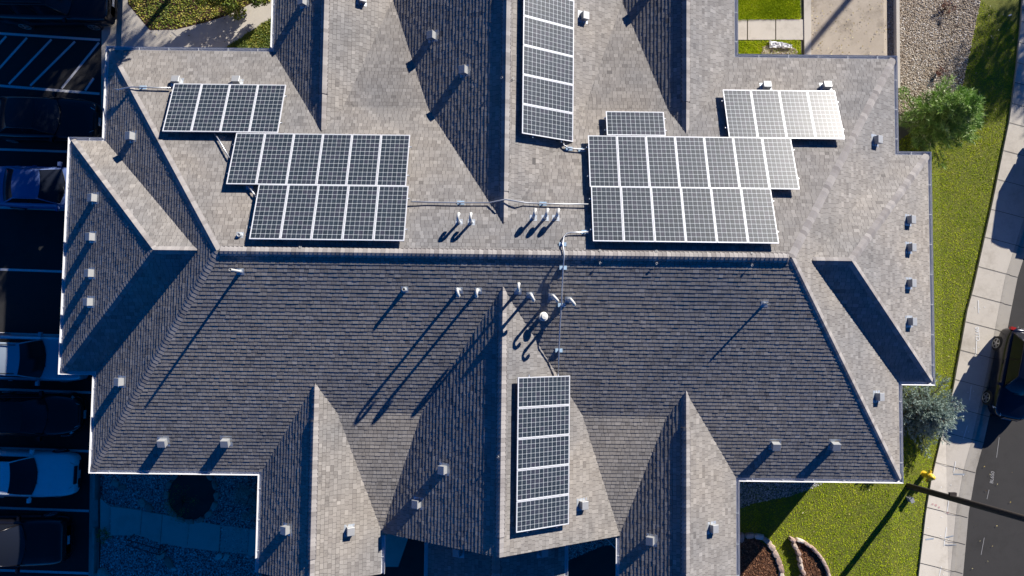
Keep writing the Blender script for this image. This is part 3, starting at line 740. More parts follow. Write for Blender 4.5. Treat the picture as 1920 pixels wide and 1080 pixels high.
# anchor rings
def ring(pl,x,y,lab):
    p=pl.hit(x,y,.05); mb=MB(); n=pl.n; a=Vector((1,0,0)); a=(a-n*a.dot(n)).normalized(); b=n.cross(a)
    mb.tube([n*.01+(a*math.cos(k*math.pi/6)+b*math.sin(k*math.pi/6))*.034 for k in range(13)],.007,6,cap=False)
    mb.tube([n*-.06,n*.01],.008,6)
    tag(mb.build('anchor_ring',M_PIPE,loc=p),lab,'anchor ring','small roof anchor rings')
ring(PN,1125,470,'small white anchor ring above the ridge below the right solar array, left one')
ring(PS,1125,493,'small dim anchor ring just under the ridge below the right solar array, left one')
ring(PN,1231,471,'small white anchor ring above the ridge in the middle below the right solar array')
ring(PS,1231,494,'small dim anchor ring just under the ridge in the middle')
ring(PN,1410,475,'small white anchor ring above the ridge near the right end of the right solar array')
ring(PS,1410,497,'small dim anchor ring just under the ridge near its right end')
ring(PN,563,463,'small white anchor ring above the ridge below the left solar array')
ring(PBW,941,146,'small dim anchor ring on the dark side of the upper gable ridge')
ring(PBE,962,147,'small white anchor ring left of the upper solar column')
ring(PBW,934,857,'small dim anchor ring on the dark side of the lower gable ridge')

# ------------------------------------------------------------------ solar panels
PWD,PLN=.992,2.04; GAP=.014
def panel_proto(landscape_cells=False):
    r=thing('solar_panel','','solar panel',(0,0,0),'roof solar panels')
    w,l,f,d=PWD,PLN,.024,.042
    mb=MB()
    mb.box((0,l/2-f/2,0),(w,f,d)); mb.box((0,-l/2+f/2,0),(w,f,d)); mb.box((w/2-f/2,0,0),(f,l-2*f,d)); mb.box((-w/2+f/2,0,0),(f,l-2*f,d))
    mb.build('frame',M_FRAME,r)
    m2=MB(); x,y=w/2-f,l/2-f; z=d/2-.005
    mx,my=.008/ (2*x)*6,.010/(2*y)*12
    u0,u1,v0,v1=-mx,6+mx,-my,12+my
    m2.face([(-x,-y,z),(x,-y,z),(x,y,z),(-x,y,z)],0,.5,[(u0,v0),(u1,v0),(u1,v1),(u0,v1)])
    m2.face([(-x,y,z-.012),(x,y,z-.012),(x,-y,z-.012),(-x,-y,z-.012)],1,.5,[(9,9)]*4)
    m2.build('glass',[M_CELL,M_WHITE],r); return r
PP=panel_proto(); pused=False
def basis(pl,down):
    n=pl.n; d=Vector((down[0],down[1],0)); y=-(d-n*d.dot(n)).normalized(); x=y.cross(n).normalized(); return x,y,n
LIFT=.21
def panel_at(pl,c,ex,ey,n,lab):
    global pused
    o=PP if not pused else dup(PP); pused=True
    M=Matrix((ex,ey,n)).transposed(); o.location=c; o.rotation_euler=M.to_euler(); o['label']=lab
    o.rotation_euler.x+=random.uniform(-.0025,.0025); o.rotation_euler.y+=random.uniform(-.0025,.0025)
def rail(c0,c1,lab,n):
    mb=MB(); d=(c1-c0); m=(c0+c1)/2; L=d.length; d.normalize(); y=n.cross(d); rot=Matrix((d,y,n)).transposed()
    mb.box((0,0,0),(L,.04,.045),rot)
    o=mb.build('rail',M_STEEL); 
    t=thing('mounting_rail',lab,'rail',m,'rails under the solar panels'); o.parent=t
    k=0; q=-L/2+.12
    while q<L/2:
        f=MB(); f.box(d*q-n*.055+y*.03,(.05,.07,.07),rot); f.build('foot',M_STEEL,t); q+=1.6
def row(pl,down,corner,ncount,mode,lab,side=1,portrait=True):
    """corner = pixel of the first panel's corner nearest the up-left; mode (ax,ay) in plan gives run direction"""
    ex,ey,n=basis(pl,down)
    p=pl.hit(corner[0],corner[1],LIFT+.02)
    return p,ex,ey,n
def array_ns(pl,x_px,y_px,count,lab,railab,flip=1):
    """N slope rows: pixel is the lower-left (ridge side) corner; panels run to +X"""
    p=pl.hit(x_px,y_px,LIFT+.02)-pl.n*.02
    X=Vector((1,0,0)); n=pl.n; Y=n.cross(X).normalized()   # Y points down the slope (towards +y in plan)
    for i in range(count):
        c=p+X*((PWD+GAP)*i+PWD/2)+Y*(PLN/2)
        panel_at(pl,c,X,Y,n,lab%ORD[i])
    W=(PWD+GAP)*count
    for f,wd in ((.22,'lower'),(.78,'upper')):
        a=p+Y*(PLN*f)-n*.052
        rail(a-X*.07,a+X*(W+.06),railab%wd,n)
array_ns(PN,467,448,5,'%s solar panel from the left in the bottom row of the left array','%s rail under the bottom row of the left solar array')
array_ns(PN,424,345,6,'%s solar panel from the left in the middle row of the left array, six wide','%s rail under the six-wide row of the left solar array')
array_ns(PN,304,246,4,'%s solar panel from the left in the four-panel row at upper left','%s rail under the four-panel row at upper left')
array_ns(PN,1112,452,6,'%s solar panel from the left in the bottom row of the right array','%s rail under the bottom row of the right solar array')
array_ns(PN,1106,350,7,'%s solar panel from the left in the seven-wide row of the right array','%s rail under the seven-wide row of the right array')
array_ns(PN,1367,258,4,'%s from the left of the four white-glaring solar panels at upper right','%s rail under the four glaring panels at upper right')
# the single panel lying sideways
p=PN.hit(1138,253,LIFT+.02)-PN.n*.02; X=Vector((1,0,0)); n=PN.n; Y=n.cross(X)
panel_at(PN,p+X*PLN/2+Y*PWD/2,Y,-X,n,'single solar panel lying sideways above the right array')
rail(p+Y*.25-n*.052-X*.07,p+Y*.25-n*.052+X*(PLN+.06),'lower rail under the single sideways solar panel',n); rail(p+Y*.75-n*.052-X*.07,p+Y*.75-n*.052+X*(PLN+.06),'upper rail under the single sideways solar panel',n)
def column(px,py,count,lab,railab):
    """panels on the right-hand slope of the central gable, long side down the slope; pixel = lower corner on the ridge side"""
    pl=PBE; p=pl.hit(px,py,LIFT+.02)-pl.n*.02; n=pl.n; Yp=Vector((0,1,0)); D=Yp.cross(n).normalized()
    if D.x<0: D=-D
    for i in range(count):
        c=p+Yp*((PWD+GAP)*i+PWD/2)+D*(PLN/2)
        panel_at(pl,c,Yp,-D,n,lab%ORD[i])
    for f,wd in ((.22,'left'),(.78,'right')):
        a=p+D*(PLN*f)-n*.052; rail(a-Yp*.07,a+Yp*((PWD+GAP)*count+.06),railab%wd,n)
column(979,250,6,'%s solar panel from the bottom in the tall upper column on the central gable','%s rail under the upper column of solar panels')
column(968,999,5,'%s solar panel from the bottom in the lower column on the central gable','%s rail under the lower column of solar panels')

# ------------------------------------------------------------------ conduits
def surf(x,y):
    zs=[PN.z(x,y) if y>YC else PS.z(x,y)]
    zs[0]=min(zs[0],PW.z(x,y),PE.z(x,y),PN.z(x,y),PS.z(x,y))
    if y<1.5 or y>2.6: zs.append(min(PBW.z(x,y),PBE.z(x,y)) if BX0<x<BX1 else 0)
    if y<-2.2 or y>6.2:
        if AX0<x<AX1: zs.append(min(PAW.z(x,y),PAE.z(x,y)))
        if CX0<x<CX1: zs.append(min(PCW.z(x,y),PCE.z(x,y)))
    return max(zs)
def roofpt(px,py,h):
    z=5.0
    for _ in range(30):
        p=at(px,py,z); z=.5*z+.5*(surf(p.x,p.y)+h)
    p=at(px,py,z); return Vector((p.x,p.y,surf(p.x,p.y)+h))
M_BLK=simple('blue_grey_support',(.34,.48,.62),.6,var=.1)
def conduit(pts,h,lab,r=.025,clips=(),two=False):
    P=[roofpt(x,y,hh if hh else h) for x,y,hh in pts]
    t=thing('conduit',lab,'conduit',P[0],'metal conduits across the roof')
    mb=MB(); L=[q-P[0] for q in P]; mb.tube(L,r,8)
    mb.build('pipe',M_STEEL,t,smooth=True)
    for cx,cy in clips:
        c=roofpt(cx,cy,.03)-P[0]; m=MB(); m.box(c+Vector((0,0,-.005)),(.24,.13,.03)); m.box(c+Vector((0,0,.035)),(.04,.03,.05)); m.build('support_block',M_BLK,t)
conduit([(770,378,.14),(800,379,.1),(864,380,.1),(918,380,.1),(948,374,.14),(985,380,.1),(1018,382,.1),(1108,383,.12)],.1,'long thin conduit running level between the left and right solar arrays',clips=((864,380),(1018,382)))
conduit([(1108,435,.1),(1070,436,.1),(1062,438,.1),(1057,444,.1),(1055,457,.1),(1058,478,.12),(1057,489,.16),(1056,502,.12),(1054,540,.13),(1053,571,.12),(1050,610,.2),(1048,656,.12),(1047,700,.13)],.1,'vertical conduit dropping over the main ridge to the lower solar column',clips=((1097,435),(1055,458),(1056,502),(1053,572),(1048,657)))
conduit([(1056,264,.1),(1057,272,.1),(1066,278,.1),(1100,281,.1)],.1,'short conduit joining the upper solar column to the right array',clips=((1067,279),(1091,281)))
conduit([(402,250,.12),(410,262,.1),(430,296,.12)],.1,'short slanting conduit between the four-panel row and the row below it')
conduit([(466,350,.12),(479,367,.12)],.1,'very short slanting conduit at the left end of the bottom solar row',clips=((468,352),))
conduit([(212,166,.14),(222,168,.1),(234,165,.1),(247,163,.1),(320,165,.1)],.1,'conduit from the upper left eave to the four-panel solar row',clips=((268,164),))

# ------------------------------------------------------------------ cars
def carpaint(name,col,rough=.3,metal=.3,spec=.5):
    return simple(name,col,rough,metal,var=.1,scale=3,spec=spec,coat=.4)
M_TYRE=simple('tyre_rubber',(.015,.015,.016),.85); M_RIM=simple('alloy_rim',(.45,.46,.48),.35,metal=.8)
M_CG=simple('car_glass',(.008,.010,.016),.12,spec=.35,coat=0,var=.05); M_LAMP=simple('lamp_glass',(.55,.57,.6),.15,metal=.2); M_TAIL=simple('tail_lamp',(.30,.02,.015),.25); M_TRIM=simple('black_trim',(.012,.012,.013),.5)
def cr(xs,t):
    """catmull-rom through list of tuples"""
    n=len(xs)-1; f=t*n; i=min(int(f),n-1); u=f-i
    P=lambda k: xs[max(0,min(n,k))]
    return tuple(.5*((2*b)+(-a+c)*u+(2*a-5*b+4*c-d)*u*u+(-a+3*b-3*c+d)*u**3) for a,b,c,d in zip(P(i-1),P(i),P(i+1),P(i+2)))
def car(loc,ang,L,W,H,kind,paint,lab,group=None,rails=False,stripe=False,roofm=None):
    """front along local +X"""
    t=thing('parked_car' if kind!='suv' else 'parked_suv',lab,'car',loc,group,(0,0,ang))
    belt=H*.62 if kind!='suv' else H*.60; hood=belt-.04
    if kind=='sedan': st=[(-L/2,.30,belt-.22,.60),(-L/2+.06,.22,belt-.04,.86),(-L*.40,.20,belt+.02,.96),(-L*.22,.19,belt+.02,1.),(0,.19,belt,1.),(L*.2,.19,belt-.01,1.),(L*.32,.19,hood-.06,.98),(L*.42,.20,hood-.14,.94),(L/2-.10,.22,hood-.24,.84),(L/2-.02,.26,hood-.36,.66),(L/2,.32,hood-.42,.50)]
    else: st=[(-L/2,.36,belt-.18,.72),(-L/2+.05,.26,belt,.90),(-L*.40,.22,belt+.02,.97),(-L*.22,.22,belt+.02,1.),(0,.22,belt,1.),(L*.2,.22,belt-.01,1.),(L*.32,.22,hood-.03,.99),(L*.42,.23,hood-.08,.96),(L/2-.10,.25,hood-.15,.88),(L/2-.02,.30,hood-.28,.72),(L/2,.36,hood-.36,.58)]
    if kind=='hatch': st=[(-L/2,.36,belt-.2,.50),(-L/2+.06,.26,belt-.02,.74),(-L/2+.22,.23,belt+.01,.90),(-L*.33,.21,belt+.02,.98),(-L*.15,.21,belt+.02,1.),(L*.05,.21,belt,1.),(L*.22,.21,belt-.01,.99),(L*.32,.21,hood-.05,.95),(L*.40,.22,hood-.12,.87),(L*.46,.24,hood-.2,.74),(L/2-.03,.28,hood-.3,.56),(L/2,.34,hood-.4,.40)]
    N=44; vs=[];rings=0
    for i in range(N+1):
        x,zb,zh,w=cr(st,i/N); w*=W/2; h=zh-zb
        prof=[(-.93,0),(-.99,.12),(-1.0,.35),(-1.0,.6),(-.975,.82),(-.92,.95),(-.80,1.02),(-.5,1.05),(0,1.07)]
        prof=prof+[(-a,b) for a,b in reversed(prof[:-1])]
        for a,b in prof: vs.append((x,a*w,zb+b*h))
    k=17; fs=[]
    for i in range(N):
        for j in range(k-1): fs.append((i*k+j,i*k+j+1,(i+1)*k+j+1,(i+1)*k+j))
        fs.append((i*k+k-1,i*k,(i+1)*k,(i+1)*k+k-1))
    fs.append(tuple(range(k))); fs.append(tuple(reversed(range(N*k,(N+1)*k))))
    mb=MB(); mb.mesh(vs,fs); mb.build('body',paint,t,smooth=True)
    # cabin
    if kind=='sedan': xb0,xb1,xr0,xr1=-L*.36,L*.22,-L*.20,L*.06
    elif kind=='hatch': xb0,xb1,xr0,xr1=-L*.46,L*.22,-L*.36,L*.06
    else: xb0,xb1,xr0,xr1=-L*.47,L*.22,-L*.42,L*.09
    yb,yr=W/2*.90,W/2*.70; zb_=belt+.03; zr_=H-.02
    def low(u,front):  # u in -1..1
        x=(xb1 if front else xb0); c=.20 if front else -.10; return Vector((x-c*u*u,yb*.93*u,zb_+.02))
    def top(u,front):
        x=(xr1 if front else xr0); c=.09 if front else -.06; return Vector((x-c*u*u,yr*.95*u,zr_-.035*u*u))
    def patch(f0,f1,n,m,off,name,mat,parent,bulge=.0):
        mb=MB(); vs=[]
        for i in range(n+1):
            u=-1+2*i/n
            for j in range(m+1):
                q=f0(u).lerp(f1(u),j/m); vs.append(q+off*1.0+Vector((0,0,bulge*math.sin(math.pi*j/m))))
        mb.mesh(vs,[(i*(m+1)+j,(i+1)*(m+1)+j,(i+1)*(m+1)+j+1,i*(m+1)+j+1) for i in range(n) for j in range(m)])
        return mb.build(name,mat,parent,smooth=True)
    rm=roofm or paint
    # roof panel
    def roofl(u): return top(u,False)
    def rooff(u): return top(u,True)
    patch(roofl,rooff,10,8,Vector((0,0,.018)),'roof',rm,t,.035)
    patch(lambda u:low(u,True),lambda u:top(u,True)+Vector((-.0,0,.012)),10,6,Vector((0,0,0)),'windshield',M_CG,t,.03)
    patch(lambda u:low(u,False),lambda u:top(u,False)+Vector((0,0,.012)),10,6,Vector((0,0,0)),'rear_window',M_CG,t,.02)
    for s in (-1,1):
        a0,a1=low(s,False),low(s,True); b0,b1=top(s,False),top(s,True)
        cuts=[0,.5,.97] if kind!='suv' else [0,.3,.62,.97]
        m0=MB(); m0.face([a0,a1,b1,b0]); m0.face([b0,b1,a1,a0]); m0.build('pillar',M_TRIM if roofm is None and kind!='x' else paint,t)
        for c0,c1 in zip(cuts,cuts[1:]):
            g=MB(); o=Vector((0,s*.012,.004)); e=.02
            P=lambda c,v:(a0.lerp(a1,c)).lerp(b0.lerp(b1,c),v)+o
            g.face([P(c0+e,.06),P(c1-e,.06),P(c1-e,.9),P(c0+e,.9)]); g.build('side_window',M_CG,t)
        # pillar strips in paint
        g=MB(); g.tube([a1+Vector((0,s*.01,0)),b1+Vector((0,s*.01,0)),b1.lerp(b0,.5)+Vector((0,s*.012,.02)),b0+Vector((0,s*.01,0)),a0+Vector((0,s*.01,0))],.030,6); g.build('roof_frame',paint,t,smooth=True)
        if rails:
            g=MB(); g.tube([b0.lerp(b1,.05)+Vector((0,-s*.05,.05)),b0.lerp(b1,.1)+Vector((0,-s*.05,.09)),b0.lerp(b1,.9)+Vector((0,-s*.05,.09)),b0.lerp(b1,.95)+Vector((0,-s*.05,.05))],.018,6); g.build('roof_rail',M_TRIM,t)
        # mirrors
        g=MB(); c=Vector((xb1-.28,s*(W/2+.07),belt+.06)); g.box(c,(.11,.17,.12)); g.box(c-Vector((0,s*.10,.03)),(.06,.08,.04)); g.build('mirror',paint,t)
        # lamps
        g=MB(); hx=L/2-.13; g.mesh([(hx+.06,s*W*.24,hood-.22),(hx-.26,s*W*.43,hood-.17),(hx-.28,s*W*.465,hood-.27),(hx+.02,s*W*.31,hood-.34),(hx-.04,s*W*.27,hood-.17)],[(0,1,4),(0,3,2,1),(0,4,1)]); g.build('headlight',M_LAMP,t)
        g=MB(); g.box((-L/2+.07,s*W*.40,belt-.12),(.12,W*.12,.14)); g.build('tail_light',M_TAIL,t)
        g=MB(); g.box((-L*.1,s*(W/2+.003),belt-.1),(.16,.02,.03)); g.build('door_handle',paint,t)
        for wx in (L*.315,-L*.30):
            rw=.31 if kind!='suv' else .35
            wt=MB(); y0=s*(W/2-.20); y1=s*(W/2+.012)
            wt.tube([(wx,y0,rw),(wx,y0+(y1-y0)*.1,rw),(wx,y1-(y1-y0)*.12,rw),(wx,y1,rw)],[rw*.9,rw,rw,rw*.88],24)
            w_=wt.build('wheel',M_TYRE,t,smooth=False)
            rm_=MB(); rm_.tube([(wx,y1+s*.001,rw),(wx,y1+s*.008,rw)],[rw*.66,rw*.66],20)
            rim=rm_.build('rim',M_TRIM,w_)
            sp=MB()
            for q in range(5):
                an=q*2*math.pi/5+.3
                sp.box((wx+math.cos(an)*rw*.33,y1+s*.013,rw+math.sin(an)*rw*.33),(rw*.60,.012,.045),Matrix.Rotation(-an,3,'Y'))
            sp.tube([(wx+math.cos(a_*.3142)*rw*.64,y1+s*.012,rw+math.sin(a_*.3142)*rw*.64) for a_ in range(21)],.014,6,cap=False)
            sp.build('spokes',M_RIM,w_)
    g=MB(); g.box((L/2-.03,0,hood-.30),(.05,W*.40,.16)); g.box((L/2-.005,0,.33),(.05,W*.62,.12)); g.build('grille',M_TRIM,t)
    g=MB(); g.box((L/2+.02,0,hood-.46),(.02,.34,.13)); g.box((-L/2-.01,0,belt-.3),(.02,.34,.13)); g.build('licence_plate',M_LAMP,t)
    g=MB()
    for s in (-.35,.15): g.tube([(xb1+.02,s*W/2*1.0,belt+.07),(xb1-.10,s*W/2+.42,belt+.10)],.009,5)
    g.build('wiper',M_TRIM,t)
    return t
K_BLACK=carpaint('black_car_paint',(.006,.006,.009)); K_BLUE=carpaint('slate_blue_car_paint',(.08,.13,.30),.6,0); K_WHITE=carpaint('white_car_paint',(.72,.74,.76),.35,0); K_NAVY=carpaint('dark_blue_car_paint',(.003,.005,.016),.25)
K_SILV=carpaint('pale_blue_car_paint',(.36,.43,.50))
LG='cars parked in the lot left of the building'
def carpos(fx,cy,L,z=1.0):
    p=gp(fx,cy,z-.6+.0); q=at(fx,cy,gz(-20)+z); return (q.x-L/2,q.y,gz(-20)+.006)
car(carpos(205,0,4.8,.8),0,4.8,1.95,1.75,'suv',K_BLACK,'black sport utility vehicle at the very top left, nose near the walkway',LG,rails=True)
car(carpos(180,224,4.6,.6),R(-1),4.6,1.80,1.42,'sedan',K_BLACK,'black sedan parked just below the hatched bay',LG)
car(carpos(186,352,4.5,.7),R(-1),4.5,1.74,1.40,'sedan',K_BLUE,'dusty slate blue sedan half hidden under the left eave',LG)
car(carpos(158,672,4.7,.7),R(-1),4.7,1.86,1.70,'suv',K_SILV,'pale blue-white wagon with black roof rails, nose under the left eave',LG,rails=True)
car(carpos(153,778,4.1,.6),0,4.1,1.72,1.48,'hatch',K_BLACK,'small black hatchback between the two pale cars',LG)
car(carpos(142,889,4.7,.6),R(-1),4.7,1.83,1.45,'sedan',K_WHITE,'white sedan with dark windshield near the lower left corner',LG)
car(carpos(120,1018,4.8,.8),R(1),4.8,1.92,1.75,'suv',K_BLACK,'black sport utility vehicle at the bottom left corner of the lot',LG)
SG='cars parked along the street'
p=gp(1903,702,.5); car((p.x,p.y,gz(20)+.006),R(-90-11.5),3.75,1.68,1.5,'hatch',K_NAVY,'small dark blue hatchback with spoked wheels parked at the street kerb',SG)
p=gp(2006,324,.7); car((p.x,p.y,gz(20)+.006),R(-90-9),4.6,1.85,1.5,'suv',K_BLACK,'black vehicle at the right edge whose shadow covers the sidewalk',SG,rails=True)
p=gp(2110,40,.8); car((p.x,p.y,gz(20)+.006),R(-90-9),4.6,1.85,1.5,'sedan',K_BLACK,'black car beyond the upper right edge throwing a shadow on the walk',SG)

# ------------------------------------------------------------------ scatter helpers
def pip(x,y,poly):
    c=False; j=len(poly)-1
    for i in range(len(poly)):
        (xi,yi),(xj,yj)=poly[i],poly[j]
        if (yi>y)!=(yj>y) and x<(xj-xi)*(y-yi)/(yj-yi)+xi: c=not c
        j=i
    return c
def scatter(poly,n,rnd):
    xs=[p[0] for p in poly];ys=[p[1] for p in poly]; out=[]
    A=(max(xs)-min(xs))*(max(ys)-min(ys))
    for _ in range(n):
        x,y=rnd.uniform(min(xs),max(xs)),rnd.uniform(min(ys),max(ys))
        if pip(x,y,poly): out.append((x,y))
    return out
OCT=[(1,0,0),(0,1,0),(-1,0,0),(0,-1,0),(0,0,1),(.7,.7,.45),(-.7,.7,.45),(-.7,-.7,.45),(.7,-.7,.45)]
OCF=[(0,5,4),(5,1,4),(1,6,4),(6,2,4),(2,7,4),(7,3,4),(3,8,4),(8,0,4)]
def pebbles(name,poly,n,smin,smax,mat,lab,seed,off=.01):
    rnd=random.Random(seed); mb=MB()
    for x,y in scatter(poly,n,rnd):
        s=rnd.uniform(smin,smax); a=rnd.uniform(0,6.28); e=rnd.uniform(.6,1); ca,sa=math.cos(a),math.sin(a); z=gz(x)+off-s*.1
        h=rnd.uniform(.6,1.0)
        mb.mesh([(x+s*(ca*p[0]-sa*p[1]*e),y+s*(sa*p[0]+ca*p[1]*e),z+s*h*p[2]) for p in OCT],OCF,0,min(1,max(0,rnd.gauss(.5,.25))))
    return stuff(mb.build(name,mat),lab,'gravel')
pebbles('gravel',pg([(1684,-90),(1845,-90),(1838,0),(1805,160),(1788,188),(1700,215),(1684,215)]),16000,.018,.045,M_PEB_T,'tan and white river pebbles beside the pine',1)
pebbles('gravel',sw_poly and pg([(188,880),(188,1100),(492,1100),(492,880)]),22000,.012,.036,M_PEB_G,'grey pebbles in the shaded yard at lower left',2)
pebbles('gravel',gravel_se,6000,.012,.034,M_PEB_G,'grey pebbles under the lower right eave',3)
pebbles('gravel',pg([(1050,1000),(1165,1000),(1165,1017),(1125,1025),(1090,1040),(1060,1053),(1045,1060)]),3500,.012,.032,M_PEB_G,'grey pebbles beside the low porch roof',4)
pebbles('gravel',pg([(1663,-40),(1672,-40),(1679,120),(1666,120)]),2600,.012,.035,M_PEB_T,'pebbles in the narrow strip by the garden wall',5)
pebbles('gravel',pg([(1430,88),(1445,84),(1480,86),(1494,95),(1492,118),(1424,118)]),2600,.02,.045,M_PEB_T,'heap of tan pebbles on the grass strip',6,.02)
def grass(name,poly,n,lab,seed,h=.05,bias=.0,col=M_BLADE,w=.010,avoid=None):
    rnd=random.Random(seed); mb=MB()
    for x,y in scatter(poly,n,rnd):
        if avoid and avoid(x,y): continue
        z=gz(x)+.005; patch=.5+.25*math.sin(x*1.7+math.sin(y*1.3)*1.5)*math.sin(y*1.1+.7*math.sin(x*2.1))+.25*math.sin(x*4.1+2*math.sin(y*2.7))*math.sin(y*5.3+math.sin(x*3.1))
        tb=.16+.52*patch+bias
        for _ in range(2):
            a=rnd.uniform(0,6.28); l=rnd.uniform(.4,1)*h; ln=rnd.uniform(.5,1.3)*h; ca,sa=math.cos(a),math.sin(a); ww=w*rnd.uniform(.7,1.6)
            dx,dy=rnd.uniform(-.02,.02),rnd.uniform(-.02,.02)
            b=(x+dx,y+dy)
            mb.face([(b[0]-sa*ww,b[1]+ca*ww,z),(b[0]+sa*ww,b[1]-ca*ww,z),(b[0]+ca*ln,b[1]+sa*ln,z+l)],0,min(1,max(0,rnd.gauss(tb,.2))))
    return stuff(mb.build(name,col),lab,'grass')
bedA=[];bedB=[]
lawn_poly=pg([(1380,890),(1385,1110),(1700,1110)])+[p for p in reversed(wl) if p[1]>-12.5 and p[1]<14]+pg([(1838,0),(1805,160),(1790,185)])+[(14.0,6.0),(14.0,-5.0)]
grass('grass',lawn_poly,150000,'blades of the green lawn on the right',11,.04,.02,M_BLADE,.008)
grass('grass',pg([(1375,-30),(1497,-30),(1500,34),(1375,37)]),14000,'thick grass above the concrete path',12,.09,-.02)
grass('grass',pg([(1375,77),(1500,76),(1502,118),(1375,118)]),5000,'short grass below the concrete path',13,.06,.1)
grass('ground_cover',pg([(420,94),(520,28),(530,28),(530,110),(420,110)]),7000,'low leafy ground cover beside the walkway',14,.09,.0,M_LEAF,.022)
grass('ground_cover',pg([(245,-40),(485,-40),(478,0),(430,26),(385,41),(330,54),(284,55),(242,6)]),4500,'fallen leaves and low plants in the planting bed',15,.06,.2,M_LEAF,.022)

rl=random.Random(61); mb=MB()
for poly,n in ((lawn_poly,260),(pg([(1830,0),(1905,0),(1880,230),(1800,170)]),90),(pg([(1845,860),(1915,860),(1915,1078),(1815,1078)]),26),(pg([(1520,0),(1660,0),(1662,105),(1521,105)]),150),(pg([(250,60),(500,20),(500,40),(420,90)]),50)):
    for x,y in scatter(poly,n,rl):
        a=rl.uniform(0,6.28); q=rl.uniform(.018,.045); ca,sa=math.cos(a),math.sin(a); z=gz(x)+.045
        mb.face([(x+ca*q,y+sa*q,z),(x-sa*q*.5,y+ca*q*.5,z+.012),(x-ca*q,y-sa*q,z),(x+sa*q*.5,y-ca*q*.5,z+.004)],0,rl.random())
stuff(mb.build('fallen_leaves',objtone('fallen_leaf',[(0,(.10,.06,.03)),(.5,(.35,.27,.08)),(1,(.7,.65,.4))])),'scattered fallen leaves','leaves')
# ------------------------------------------------------------------ plants
def leafcloud(mb,c,rad,n,size,rnd,squash=.7,hollow=.35,tb=.5):
    for _ in range(n):
        v=Vector((rnd.gauss(0,1),rnd.gauss(0,1),rnd.gauss(0,1))).normalized()*rad*(hollow+(1-hollow)*rnd.random()**.6); v.z*=squash
        p=Vector(c)+v; a=Vector((rnd.gauss(0,1),rnd.gauss(0,1),rnd.gauss(0,.6))).normalized(); b=a.cross(Vector((rnd.gauss(0,1),rnd.gauss(0,1),rnd.gauss(0,1)))).normalized()
        s=size*rnd.uniform(.6,1.3)
        mb.face([p-a*s,p-b*s*.5,p+a*s,p+b*s*.5],0,min(1,max(0,rnd.gauss(tb,.25))))
def broad_tree(name,base,h,crowns,n,size,lab,seed,mat=M_LEAF,group=None,tr=.16,cat='tree'):
    rnd=random.Random(seed); t=thing(name,lab,cat,base,group)
    mb=MB(); cs=[Vector(c[:3])-Vector(base) for c in crowns]
    mb.tube([(0,0,-.2),(.05,.02,h*.3),(0,.05,h*.6)],[tr,tr*.8,tr*.6],10)
    for c,(_,_,_,r) in zip(cs,crowns):
        mb.tube([(0,.05,h*.5),Vector((0,0,h*.5)).lerp(c,.6)+Vector((0,0,-.2)),c],[tr*.5,tr*.3,tr*.1],7)
        for _ in range(7):
            v=Vector((rnd.gauss(0,1),rnd.gauss(0,1),rnd.uniform(-.3,1))).normalized()*r*.9; mb.tube([c*.7+Vector((0,0,h*.15)),c+v*.5,c+v],[tr*.22,tr*.12,.006],5)
    mb.build('trunk',M_BARK,t)
    m2=MB()
    tot=sum(r**2 for *_,r in crowns)
    for c,(_,_,_,r) in zip(cs,crowns):
        k=int(n*r*r/tot)
        for q in range(max(4,int(r*7))):
            v=Vector((rnd.gauss(0,1),rnd.gauss(0,1),rnd.gauss(0,1))).normalized()*r*rnd.uniform(.35,.9); v.z*=.7
            leafcloud(m2,c+v,r*.42,k//max(4,int(r*7)),size,rnd,.8,.1,rnd.uniform(.35,.65))
    m2.build('crown',mat,t); return t
broad_tree('shade_tree',(-10.5,21.8,0),7,[(-11.5,22.3,6.2,2.6),(-8.8,23.4,6.8,2.4),(-13.5,21,5.6,2.3),(-11,25,6.5,2.5)],26000,.085,'broad leafy tree beyond the top left edge',21,group='shade trees beyond the top edge')
broad_tree('shade_tree',(-11.2,17.8,0),6,[(-11.0,17.6,5.4,1.5),(-9.4,18.6,5.0,1.3),(-12.9,17.6,5.2,1.4),(-7.2,21.8,6.0,2.0),(-10.8,15.3,4.6,.8),(-11.5,14.0,5.6,1.0),(-12.6,14.9,5.9,.9)],17000,.08,'thin tree beyond the top edge throwing dappled shade on the walkway',22,group='shade trees beyond the top edge')
broad_tree('shade_tree',(-16.5,19.5,-.4),7,[(-16.5,19.5,6,2.7),(-18,22.5,6.4,2.6),(-13.4,15.6,5.4,1.15)],26000,.085,'dense tree beyond the top left corner over the parking lot',23,group='shade trees beyond the top edge')
broad_tree('shade_tree',(31.5,23.5,-.5),6,[(31.2,23.3,5.6,2.2),(33,21,5,2.0)],11000,.08,'leafy tree beyond the top right corner across the street',24,group='shade trees beyond the top edge')
c=gp(432,-4,1.0); broad_tree('leafy_shrub',(c.x,c.y,0),1.0,[(c.x,c.y,.9,1.0),(c.x-1.1,c.y+.3,.8,.7),(c.x+.9,c.y+.35,.8,.7)],7000,.055,'yellow-green leafy shrub overhanging the walkway at the top',25,tr=.05,cat='shrub')
